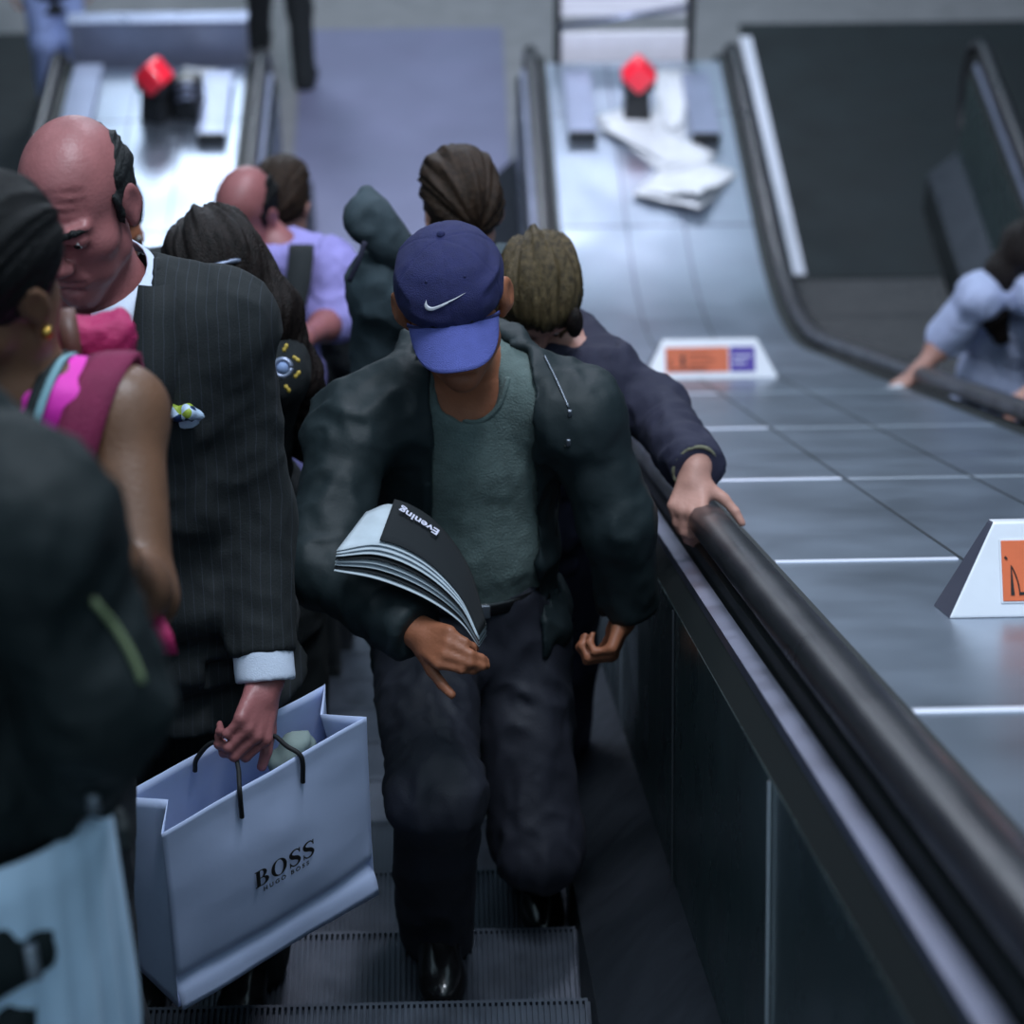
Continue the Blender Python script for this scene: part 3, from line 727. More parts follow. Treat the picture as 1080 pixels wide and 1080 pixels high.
# ---------------------------------------------------------------- 1: the man in the navy cap, climbing
def cap_man():
    M['jacket'] = mat('black_nylon_jacket', (27, 37, 40), .58, var=.12, vscale=6, bump=.06, bscale=120, spec=.28)
    M['tee'] = cloth('grey_green_jersey', (88, 103, 101), .9, .4, 260, var=.14, vscale=40)
    M['trouser_dark'] = cloth('dark_trouser_cloth', (33, 35, 46), .65, .2)
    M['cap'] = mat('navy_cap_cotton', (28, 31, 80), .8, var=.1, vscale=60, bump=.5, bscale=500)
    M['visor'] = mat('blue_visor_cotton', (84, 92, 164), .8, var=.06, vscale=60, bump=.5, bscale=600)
    f = unit(V(.03, -.99, -.05)); head = P(477, 319, 4.45)
    p = Person('man in navy cap and open black jacket climbing with a folded newspaper', (0, 3.85, tread_at(3.9)), P(495, 655, 4.98), P(490, 374, 4.70), head, f,
               headup=rotv(V(0, -.3, 1), V(0, 1, 0), -7), fwd=(.04, -1, 0), H=1.75, shl=P(606, 440, 4.70), shr=P(374, 456, 4.66), hs=1.08)
    p.arm('R', P(436, 664, 4.42), elbow=P(338, 600, 4.55), d=unit(P(482, 690, 4.34)-P(436, 664, 4.42)), n=V(.25, .75, -.6), curl=(38, 42, 25), s=.95, flip=1, spread=7)
    p.arm('L', P(662, 640, 4.84), elbow=P(652, 552, 4.74), d=unit(P(648, 678, 4.83)-P(662, 640, 4.84)), n=V(-1, .2, 0), curl=(62, 70, 45))
    zt = step_z(3.57)
    p.leg('R', (-.045, 3.53, zt+.085), (-.035, 3.385, zt+.03)); zt = step_z(3.97)
    p.leg('L', (.165, 3.93, zt+.11), (.175, 3.78, zt+.03))
    p.body(M['skin_tan'], .0045, seyes=True, ear=1.10)
    p.trousers(M['trouser_dark'], (.100, .080, .066), .010, .008, 6)
    p.shoes()
    p.top('t_shirt', M['tee'], .014, sleeve=0, hem=-.085, amp=.005, h=.007, seed=12,
          cut=lambda S: (S.cap(p.neck-p.up*.035+p.TR[:, 1]*.085, p.neck+p.up*.1+p.TR[:, 1]*.10, .058, .075, .006, 'cut')))
    # the open jacket: a hollow shell, its front left open
    R = p.TR; up = p.up; fr = R[:, 1]; rt = R[:, 0]
    def hollow(S):
        T = Solid(S.lo, S.lo+(np.array(S.n)-1)*S.h, S.h); T.n = S.n; T.f = np.full(S.n, 1., np.float32); T.ax = S.ax
        p.torso(T, .019); T.cap(p.pel, p.pel-up*.2, .15, .15, .05)
        T.cap(p.neck-up*.02, p.neck+(p.head-p.neck)*.6, .068, .07, .03)
        # an opening that narrows upward, in front only
        X, Y, Z = S._xyz((slice(None),)*3); dx, dy, dz = X-p.pel[0], Y-p.pel[1], Z-p.pel[2]
        lx = dx*rt[0]+dy*rt[1]+dz*rt[2]; ly = dx*fr[0]+dy*fr[1]+dz*fr[2]; lz = dx*up[0]+dy*up[1]+dz*up[2]
        half_w = .112-.02*np.clip(lz/.5, 0, 1)
        opening = np.maximum(np.abs(lx+.024)-half_w, .02-ly)
        inner = np.maximum(T.f, -ly-.08)
        S.f = np.maximum(S.f, -np.minimum(T.f, 1)).astype(np.float32)
        S.f = np.maximum(S.f, -opening).astype(np.float32)
    def collar(S):
        a = p.neck
        for i in range(9):
            an = math.radians(-118+236*i/8); 
            an2 = math.radians(-118+236*(i+1)/8)
            if i == 8: break
            q = lambda t, z, r: a+R@V(math.sin(t)*r, -math.cos(t)*r*.95, z)
            zf = lambda t: .050-.055*(1-math.cos(t))
            S.cap(q(an, zf(an), .092), q(an2, zf(an2), .092), .024, None, .03)
    dj = folds(.010, 11, 8, seed=21)
    jk = p.top('jacket', M['jacket'], .034, sleeve=1.0, r=(.074, .062, .052), hem=.16, amp=.011, h=.0075, seed=21, cut=hollow, extra=collar, disp=dj, hem_r=.195)
    # zip tapes along the open fronts
    M['zip'] = mat('grey_zip', (120, 126, 136), .35, .7)
    def bvh_of(o):
        bm = bmesh.new(); bm.from_mesh(o.data); bm.transform(Matrix.Translation(Vector(o.parent.location))); r = BVHTree.FromBMesh(bm); bm.free(); return r
    bj = bvh_of(jk)
    def on_cloth(b, pts, lift=.002):
        out = []
        for x, y in pts:
            d = Vector(P(x, y, 1.)-CAM).normalized(); h = b.ray_cast(Vector(CAM), d)
            if h[0] is not None: out.append(np.array(h[0])+np.array(h[1])*lift)
        return out
    z = on_cloth(bj, [(564, 352), (574, 376), (586, 400), (600, 430)]); 
    if len(z) > 2: add_part('collar_zip', tube_me('z', spline(z, 20), .0022, 6), M['zip'], p.root)
    z = on_cloth(bj, [(596, 470), (590, 510), (586, 560), (586, 620), (590, 690)])
    if len(z) > 2: add_part('front_zip', tube_me('z', spline(z, 24), .0020, 6), M['channel'], p.root)
    for q in ((601, 436), (600, 466), (605, 742)):
        z = on_cloth(bj, [q], .004)
        if z: add_part('zip_pull', box_me('z', z[0], (.004, .003, .007), None, .002), M['zip'], p.root)
    # belt and buckle
    rows = [[p.pel+p.up*(.085+dz)+p.TR@V(math.sin(a)*.158, math.cos(a)*.126, 0) for dz in (0, .014, .028)] for a in [2*math.pi*i/40 for i in range(41)]]
    o = add_part('belt', grid_me('belt', rows), M['shoe'], p.root); solidify(o, .003)
    add_part('belt_buckle', box_me('bk', p.pel+p.up*.099+p.TR@V(-.02, .130, 0), (.014, .003, .014), p.TR, .002), M['zip'], p.root)
    te = bvh_of([o for o in p.root.children if o.name.startswith('t_shirt')][0])
    z = on_cloth(te, [(462, 398), (465, 415), (473, 432), (486, 443), (500, 446), (514, 441), (526, 428), (533, 410), (536, 398)], .001)
    if len(z) > 4: add_part('neck_band', tube_me('n', spline(z, 30), .0052, 8), M['tee'], p.root)
    eyebrows(p, M['hair_dark'])
    # ---- the cap
    hr = p.HR; hs = p.hs
    S = Solid(head-.2, head+.2, .004); pt = p.hp
    S.ell(pt(0, -.014, .036), V(.088, .104, .087)*hs, hr, 0); S.ell(pt(0, .03, .045), V(.078, .070, .070)*hs, hr, .03)
    S.half(pt(0, 0, .022), hr@V(0, -.06, -1), .004)
    def seams(v):
        l = (v-head)@hr/hs; a = np.arctan2(l[:, 0], l[:, 1]); d = np.abs(((a/(math.pi/3)+.5) % 1)-.5)*math.pi/3*np.hypot(l[:, 0], l[:, 1])
        g = -.0016*np.exp(-(d/.0022)**2)
        cr = (1-2*np.abs(vnoise(np.stack([l[:, 0]*14, l[:, 1]*14, l[:, 2]*30], 1)+3.3)))*.0052*np.clip((.112-l[:, 2])/.03, 0, 1)*np.clip((l[:, 2]-.02)/.02, 0, 1)
        return g+cr+.0010*vnoise(v*60)
    capo = add_part('cap', S.mesh('cap', seams), M['cap'], p.root)
    bm = bmesh.new(); bm.from_mesh(capo.data); bm.transform(Matrix.Translation(p.root.location)); bvh = BVHTree.FromBMesh(bm); bm.free()
    # visor
    rows = []
    for j in range(12):
        v = j/11; row = []
        for i in range(25):
            u = i/24*2-1; th = u*math.radians(60)
            x0 = .0855*math.sin(th); y0 = .099*math.cos(th)-.004
            ln = .068*(1-abs(u)**3.2)**.55
            x = x0*(1-.03*v)+0; y = y0+ln*v; z = .027-.034*(x/.09)**2-v*ln*.62-.004*v
            row.append(pt(x, y, z))
        rows.append(row)
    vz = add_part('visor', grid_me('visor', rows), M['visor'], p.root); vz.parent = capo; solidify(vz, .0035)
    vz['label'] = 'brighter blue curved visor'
    # band seam where visor meets crown
    b = tube_me('t', [pt(.0905*math.sin(a), .1005*math.cos(a)-.004, .027-.034*math.sin(a)**2) for a in [math.radians(-55+110*i/24) for i in range(25)]], .0022, 6)
    add_part('piping', b, M['cap'], p.root).parent = capo
    bt = bmesh.new(); bmesh.ops.create_uvsphere(bt, u_segments=12, v_segments=8, radius=.0075); me = bpy.data.meshes.new('b'); bt.to_mesh(me); bt.free()
    me.transform(Matrix.Translation(Vector(pt(0, -.012, .124)))); add_part('top_button', me, M['cap'], p.root).parent = capo
    for sx in (-1, 1):
        hit = bvh.ray_cast(Vector(pt(sx*.034, .16, .15)), Vector(pt(sx*.026, -.02, .04)-pt(sx*.034, .16, .15)).normalized())
        if hit[0]:
            me = tube_me('e', [np.array(hit[0])+np.array(hit[1])*.001*k for k in (0, 1.5)], .0024, 10); add_part('eyelet', me, M['cap'], p.root).parent = capo
    # swoosh: outline in cap-front coordinates, laid on the crown
    up_ = [(-.030, .0085), (-.0345, -.001), (-.0325, -.0095), (-.0235, -.0125), (-.010, -.0085), (.012, .001), (.038, .0125)]
    lo_ = [(-.030, .0085), (-.0300, .001), (-.0268, -.0040), (-.0205, -.0058), (-.009, -.0030), (.012, .0035), (.038, .0125)]
    A = spline([V(*q, 0) for q in up_], 36); B = spline([V(*q, 0) for q in lo_], 36); rows = []
    for a, b_ in zip(A, B):
        row = []
        for t in (0, .33, .67, 1):
            q = a+(b_-a)*t; o = pt(.006-q[0]*.92, .2, .066+q[1]*.92+.05); hit = bvh.ray_cast(Vector(o), Vector(hr@V(0, -1, -.45)).normalized())
            row.append(np.array(hit[0])+np.array(hit[1])*.0016 if hit[0] else o)
        rows.append(row)
    sw = add_part('swoosh_emblem', grid_me('sw', rows), M['white'], p.root); sw.parent = capo; solidify(sw, .001); sw['label'] = 'white embroidered tick mark'
    # short hair under the cap at the sides
    p.hair(M['hair_dark'], 'crop', amp=.001, extra=lambda S: (S.half(pt(0, 0, .028), hr@V(0, -.1, 1), .004), None))
    return p
CM = cap_man()

# ---------------------------------------------------------------- 2: the balding man in the pinstripe suit
def suit_man():
    M['suit'] = striped('navy_pinstripe_wool', (16, 22, 25), (84, 92, 108), 0, .016, .0012, .85, .16)
    M['shirt_white'] = cloth('white_shirt_cotton', (205, 214, 232), .7, .15)
    M['tie'] = cloth('dark_tie_silk', (30, 34, 46), .35, .2)
    f = unit(V(-.22, -.95, -.24)); head = P(80, 214, 3.95); fw = unit(V(-.12, -1, 0))
    base_z = step_z(3.57)
    p = Person('balding older man in dark pinstripe suit carrying a paper shopping bag', (-.5, 3.5, base_z), (-.50, 3.46, base_z+1.0), P(103, 300, 4.08), head, f,
               headup=(-.12, -.1, 1), fwd=fw, H=1.86, hs=1.08)
    p.sh['L'] = P(232, 345, 4.14); p.sh['R'] = P(10, 345, 4.10)
    p.arm('L', P(280, 716, 4.26), elbow=P(266, 545, 4.28), d=unit(P(268, 760, 4.22)-P(280, 716, 4.26)), n=V(-.35, .75, -.1), curl=(50, 62, 40), s=1.05, flip=1, spread=3)
    p.hang('R')
    p.stand(base_z)
    p.body(M['skin_red'], .0042, age=1)
    p.trousers(M['suit']); p.shoes()
    p.hair(M['hair_grey'], 'bald', amp=.003); eyebrows(p, M['hair_grey'])
    fr, rt, up = p.TR[:, 1], p.TR[:, 0], p.up
    # shirt with collar, seen in the V of the jacket
    def scut(S): pass
    p.top('shirt', M['shirt_white'], .012, sleeve=0, hem=0, amp=.002, h=.0075, collar=.0, ncut=-.03)
    ctr = p.neck
    for g in (-1, 1):
        rows = []
        for i in range(14):
            t = math.radians(8+165*i/13)        # 0 = front, 180 = back
            r = .089; top = V(math.sin(t)*r*g, math.cos(t)*r*.98+.012, .000+.050*((1-math.cos(t))/2)**.8)
            drop = .036+.042*max(0, math.cos(t*1.05))**2.0
            bot = V(math.sin(t)*(r+.020)*g, math.cos(t)*(r+.026)+.014, top[2]-drop)
            rows.append([ctr+p.TR@top, ctr+p.TR@((top+bot)/2+V(math.sin(t)*.004*g, math.cos(t)*.004, 0)), ctr+p.TR@bot])
        o = add_part('shirt_collar', grid_me('c', rows), M['shirt_white'], p.root); solidify(o, .003)
    S = Solid(p.neck-.45, p.neck+.2, .005); q = lambda x, y, z: p.neck+p.TR@V(x, y, z)
    S.ell(q(0, .090, -.030), V(.021, .014, .020), p.TR, 0); S.chain([q(0, .098, -.045), q(0, .135, -.16), q(0, .14, -.36)], [.013, .024, .034], .01)
    add_part('tie', S.mesh('tie'), M['tie'], p.root)
    def suitcut(S):
        X, Y, Z = S._xyz((slice(None),)*3); dx, dy, dz = X-p.neck[0], Y-p.neck[1], Z-p.neck[2]
        lx = dx*rt[0]+dy*rt[1]+dz*rt[2]; ly = dx*fr[0]+dy*fr[1]+dz*fr[2]; lz = dx*up[0]+dy*up[1]+dz*up[2]
        w = .085*np.clip((lz+.40)/.40, 0, 1.0)
        S.f = np.maximum(S.f, -np.maximum(np.maximum(np.abs(lx)-w, -ly), -.40-lz)*.8).astype(np.float32)
        S.f = np.maximum(S.f, -np.maximum(np.sqrt(lx**2+(ly-.01)**2)-.097, -.045-lz)).astype(np.float32)
    p.top('suit_jacket', M['suit'], .030, sleeve=.915, r=(.074, .062, .054), hem=.22, amp=.007, h=.008, seed=33, cut=suitcut, collar=0, hem_r=.205, build=1.04)
    # lapels
    for g in (-1, 1):
        rows = []
        for i in range(12):
            t = i/11; z = .03-.43*t; w = .088*max(0.02, 1-t)**.9
            lw = .012+.075*math.sin(min(1, t*1.25+.12)*math.pi)**.7*(1-t*.55)
            yy = .145+.02*math.sin(t*2.4)-.085*max(0, 1-t*3.2)**1.3
            rows.append([q(g*w, yy+.008, z), q(g*(w+lw*.5), yy+.012-.012*abs(w+lw*.5)*4, z-.005), q(g*(w+lw), yy-.004-.016*abs(w+lw)*4, z-.012)])
        o = add_part('lapel', grid_me('l', rows), M['suit'], p.root); solidify(o, .004)
    # cuff
    d = unit(p.wr['L']-p.el['L']); w0 = p.wr['L']
    S = Solid(w0-.12, w0+.12, .004); S.cap(w0-d*.05, w0-d*.004, .050, .049, 0); S.half(w0+d*.004, d, .003); S.half(w0-d*.06, -d, .003); S.cap(w0-d*.012, w0+d*.06, .040, .042, .002, 'cut')
    add_part('shirt_cuff', S.mesh('cuff', folds(.002, seed=3)), M['shirt_white'], p.root)
    # folded pocket square
    sj = [o for o in p.root.children if o.name.startswith('suit_jacket')][0]
    bm = bmesh.new(); bm.from_mesh(sj.data); bm.transform(Matrix.Translation(p.root.location)); bs = BVHTree.FromBMesh(bm); bm.free()
    hh = bs.ray_cast(Vector(CAM), Vector(P(188, 437, 1.)-CAM).normalized()); pc = np.array(hh[0])
    rows = []
    M['square'] = mat('patterned_silk', (96, 128, 168), .5)
    nt = M['square'].node_tree; vo = nt.nodes.new('ShaderNodeTexVoronoi'); vo.inputs['Scale'].default_value = 62
    tc = nt.nodes.new('ShaderNodeTexCoord'); nt.links.new(tc.outputs['Object'], vo.inputs['Vector']); cr = nt.nodes.new('ShaderNodeValToRGB')
    cr.color_ramp.interpolation = 'CONSTANT'
    cr.color_ramp.elements[0].color = lin(24, 44, 84); cr.color_ramp.elements[1].color = lin(190, 210, 235); cr.color_ramp.elements[1].position = .55
    e_ = cr.color_ramp.elements.new(.4); e_.color = lin(150, 170, 60)
    sp_ = nt.nodes.new('ShaderNodeSeparateColor'); nt.links.new(vo.outputs['Color'], sp_.inputs[0]); nt.links.new(sp_.outputs[0], cr.inputs['Fac']); nt.links.new(cr.outputs['Color'], nt.nodes['Principled BSDF'].inputs['Base Color'])
    S = Solid(pc-.09, pc+.09, .0035)
    S.f[:] = 1; S.chain([pc+p.TR@V(.034, 0, .006), pc+p.TR@V(.018, .012, .018), pc+p.TR@V(-.002, .008, .004), pc+p.TR@V(-.022, .012, .010), pc+p.TR@V(-.036, .0, -.006)], [.008, .012, .011, .012, .007], .006)
    S.ell(pc+p.TR@V(0, -.006, -.016), V(.034, .008, .016), p.TR, .01)
    add_part('pocket_square', S.mesh('sq', lambda v: .003*vnoise(v*70)), M['square'], p.root)
    return p
SM = suit_man()

# ---------------------------------------------------------------- 3: the woman in the pink vest
def pink_woman():
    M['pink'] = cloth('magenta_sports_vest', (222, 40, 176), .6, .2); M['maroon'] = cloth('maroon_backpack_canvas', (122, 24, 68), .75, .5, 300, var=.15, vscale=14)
    M['maroon_lit'] = cloth('lit_maroon_canvas', (164, 28, 86), .6, .4, 300, var=.12, vscale=14)  # same maroon canvas, lightened in colour where light falls on it
    M['leather'] = mat('brown_leather', (92, 58, 48), .5, var=.15, vscale=40); M['gold'] = mat('gold', (230, 180, 90), .25, 1)
    M['jeans'] = cloth('dark_jeans', (25, 30, 38)); M['black_strap'] = cloth('black_elastic', (22, 32, 34)); M['teal_strap'] = cloth('pale_teal_elastic', (120, 160, 170))
    f = unit(V(-.66, -.62, -.46)); head = P(-16, 298, 3.05); bz = step_z(2.77)
    p = Person('dark haired woman in magenta vest top wearing a maroon backpack', (-.55, 2.72, bz), (-.63, 2.70, bz+.92), P(-4, 402, 3.12), head, f, headup=(-.1, -.15, 1), fwd=(-.25, -1, 0), H=1.70, hs=.98)
    p.sh['L'] = P(128, 436, 3.16); p.sh['R'] = p.neck+(p.neck-p.sh['L'])*V(1, 1, 1)-V(0, 0, .10)
    p.arm('L', P(118, 590, 2.86), elbow=P(150, 630, 3.10), d=V(-.5, -.3, .5), n=V(-.6, .3, -.4)); p.hang('R')
    p.stand(bz); p.body(M['skin_olive'], .0055, build=.92)
    p.trousers(M['jeans']); p.shoes()
    p.hair(M['hair_dark'], 'short', amp=.003)
    q = lambda x, y, z: p.neck+p.TR@V(x, y, z)
    def vcut(S):
        for g in (-1, 1): S.ell(p.sh['L' if g < 0 else 'R']+p.TR@V(g*.055, 0, -.02), V(.082, .16, .17), p.TR, .006, 'cut')
        S.ell(q(0, .09, .0), V(.050, .12, .15), p.TR, .006, 'cut'); S.ell(q(0, -.1, .0), V(.08, .12, .12), p.TR, .006, 'cut')
    p.top('vest', M['pink'], .008, sleeve=0, hem=.05, amp=.003, h=.006, seed=5, cut=vcut, build=.92)
    # elastic straps beside the vest strap
    e = p.hp(-.081, -.006, -.046)
    me = tube_me('e', [e, e-V(0, 0, .012)], [.006, .0075], 10); add_part('ear_stud', me, M['gold'], p.root)
    # ---- backpack: a thing of its own
    b = empty('backpack', (-.5, 2.9, bz+1.0), 'maroon backpack with brown leather strap on the woman in magenta', 'backpack')
    c = P(66, 400, 3.36)
    R = p.TR
    S = Solid(c-V(.3, .3, .6), c+V(.3, .3, .3), .0075)
    S.box(c-V(0.02, 0, .22)-R[:, 1]*.03, V(.10, .07, .19), R, .05, 0); S.ell(c-R[:, 1]*.03, V(.095, .07, .05), R, .05)
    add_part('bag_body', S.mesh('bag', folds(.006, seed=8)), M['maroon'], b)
    # rolled top rising behind her shoulder
    r0, r1 = P(30, 368, 3.27), P(139, 358, 3.30); ax = unit(r1-r0); S = Solid(np.minimum(r0, r1)-.12, np.maximum(r0, r1)+.12, .0045); RF = frame(np.cross(ax, V(0, 0, 1)), V(0, 0, 1))
    mid = (r0+r1)/2; S.box(mid, (np.linalg.norm(r1-r0)/2, .030, .026), RF, .022, 0); S.box(mid+ax*.02+V(0, 0, .016)-RF[:, 1]*.0, (np.linalg.norm(r1-r0)/2-.018, .022, .018), RF, .012, .02)
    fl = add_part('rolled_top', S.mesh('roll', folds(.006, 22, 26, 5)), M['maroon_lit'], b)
    lc = r0+(r1-r0)*.40; rows = []
    for j in range(17):
        a_ = math.radians(-150+300*j/16); o_ = RF[:, 1]*-.0; rows.append([lc+ax*s_+V(0, 0, 1)*(math.cos(a_)*.043+.004)+np.cross(ax, V(0, 0, 1))*(math.sin(a_)*.040) for s_ in (-.012, .012)])
    o = add_part('leather_strap', grid_me('ls', rows), M['leather'], b); solidify(o, .004); o['label'] = 'brown leather closing strap'
    # shoulder strap: over the shoulder and down the front
    sh = p.sh['L']; inn = unit(p.neck-sh); A = sh+inn*.027
    ctr = [c-V(0, 0, .07)+R@V(-.08, .03, 0), A+p.TR@V(0, -.07, .02), A+p.TR@V(0, 0, .056), A+p.TR@V(.002, .065, .025), A+p.TR@V(.006, .115, -.07), A+p.TR@V(.014, .125, -.20), A+p.TR@V(-.01, .10, -.32), A+p.TR@V(-.05, .0, -.42)]
    pts = spline(ctr, 40); side = unit(V(inn[0], inn[1], 0)); rows = [[pt-side*.027+V(0, 0, -.004), pt-side*.013, pt, pt+side*.013, pt+side*.027+V(0, 0, -.003)] for pt in pts]
    o = add_part('shoulder_strap', grid_me('ss', rows), M['maroon'], b); solidify(o, .012)
    tail = [P(160, 645, 3.05), P(172, 668, 3.04), P(178, 690, 3.05)]
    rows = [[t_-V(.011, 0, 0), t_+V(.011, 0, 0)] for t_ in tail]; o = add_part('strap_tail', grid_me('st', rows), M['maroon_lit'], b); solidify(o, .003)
    # bra straps
    for dx, mm in ((.090, 'black_strap'), (.080, 'teal_strap')):
        A2 = sh+inn*dx; ctr = [A2+p.TR@V(0, -.05, .03), A2+p.TR@V(0, 0, .055), A2+p.TR@V(0, .07, .03), A2+p.TR@V(.0, .115, -.07), A2+p.TR@V(-.02, .12, -.18)]
        pts = spline(ctr, 20); rows = [[pt-side*.006, pt+side*.006] for pt in pts]; o = add_part('bra_strap', grid_me('bs', rows), M[mm], p.root); solidify(o, .003)
    return p
PW = pink_woman()

# ---------------------------------------------------------------- 4: the dark jacket in the left foreground
def near_person():
    M['near_jacket'] = mat('black_windproof_jacket', (20, 28, 30), .66, var=.2, vscale=5, bump=.12, bscale=60, spec=.22)
    M['skirt'] = mat('pale_blue_pleated_cloth', (190, 214, 238), .7, var=.08, vscale=9); M['zip_green'] = mat('olive_zip', (104, 116, 84), .5)
    bz = step_z(1.97)
    head = P(-150, 330, 2.30)
    p = Person('person in black zipped jacket over a pale blue pleated skirt, nearest the camera', (-.5, 1.88, bz), (-.56, 1.88, bz+.93), P(-120, 440, 2.30), head, (-.4, -.9, -.15), fwd=(.5, -1, 0), H=1.72)
    p.sh['L'] = P(18, 560, 2.27); p.sh['R'] = p.neck+(p.neck-p.sh['L'])*V(1, 1, 0)-V(0, 0, .06)
    p.arm('L', P(50, 835, 2.56), elbow=P(106, 730, 2.34), d=V(-.6, .3, -.6), curl=(60, 70, 40)); p.hang('R')
    for g in 'LR': p.hip[g] = p.pel+(p.hip[g]-p.pel)*.5
    p.stand(bz, .05)
    p.body(M['skin_pale'], .008, seyes=False, build=.88); p.hair(M['hair_brown'], 'short'); p.shoes()
    fr, rt, up = p.TR[:, 1], p.TR[:, 0], p.up; apex = P(104, 852, 2.46)
    # pleated skirt
    rows = []; n = 120
    for j in range(14):
        v = j/13; row = []
        for i in range(n+1):
            a = 2*math.pi*i/n; fl = .014*v*math.sin(26*a+.6*math.sin(3*a)); r = .160+.035*min(1, v*2.0)
            row.append(p.pel+V(.055, -.01, .11)+p.TR@V(math.cos(a)*(r+fl), math.sin(a)*(r*.76+fl), -v*.64))
        rows.append(row)
    o = add_part('pleated_skirt', grid_me('sk', rows), M['skirt'], p.root); solidify(o, .003)
    def cut(S):
        X, Y, Z = S._xyz((slice(None),)*3); d = [X-apex[0], Y-apex[1], Z-apex[2]]
        lx = d[0]*rt[0]+d[1]*rt[1]+d[2]*rt[2]; ly = d[0]*fr[0]+d[1]*fr[1]+d[2]*fr[2]; lz = d[0]*up[0]+d[1]*up[1]+d[2]*up[2]
        lx = lx-np.where(lx > 0, .0, 0)
        # an opening that spreads below the zip's end
        w = np.maximum(np.maximum(lx-(-lz)*.30, -lx-(-lz)*.42), lz)
        S.f = np.maximum(S.f, -np.maximum(w, -ly-.34)).astype(np.float32)
    p.top('jacket', M['near_jacket'], .034, sleeve=1.0, r=(.072, .062, .060), hem=.46, amp=.012, h=.0085, seed=41, cut=cut, collar=1, hem_r=.232)
    nj = [o for o in p.root.children if o.name.startswith('jacket')][0]
    bm = bmesh.new(); bm.from_mesh(nj.data); bm.transform(Matrix.Translation(p.root.location)); bj = BVHTree.FromBMesh(bm); bm.free()
    def hit(x, y, lift=.003):
        h = bj.ray_cast(Vector(CAM), Vector(P(x, y, 1.)-CAM).normalized()); return np.array(h[0])+np.array(h[1])*lift if h[0] is not None else P(x, y, 2.3)
    pts = [hit(96+52*i/12+7*math.sin(i/12*3.1), 632+88*i/12) for i in range(13)]
    add_part('pocket_zip', tube_me('z', pts, .0034, 8), M['zip_green'], p.root)
    zp = hit(97, 842, .006)
    add_part('zip_pull', box_me('zp', zp, (.006, .004, .012), None, .003), M['zip'], p.root); 
    zq = hit(32, 1014, .004); add_part('zip_end', box_me('zp', zq, (.007, .005, .020), frame((.3, -1, .2)), .003), M['zip'], p.root)
    return p
NP = near_person()
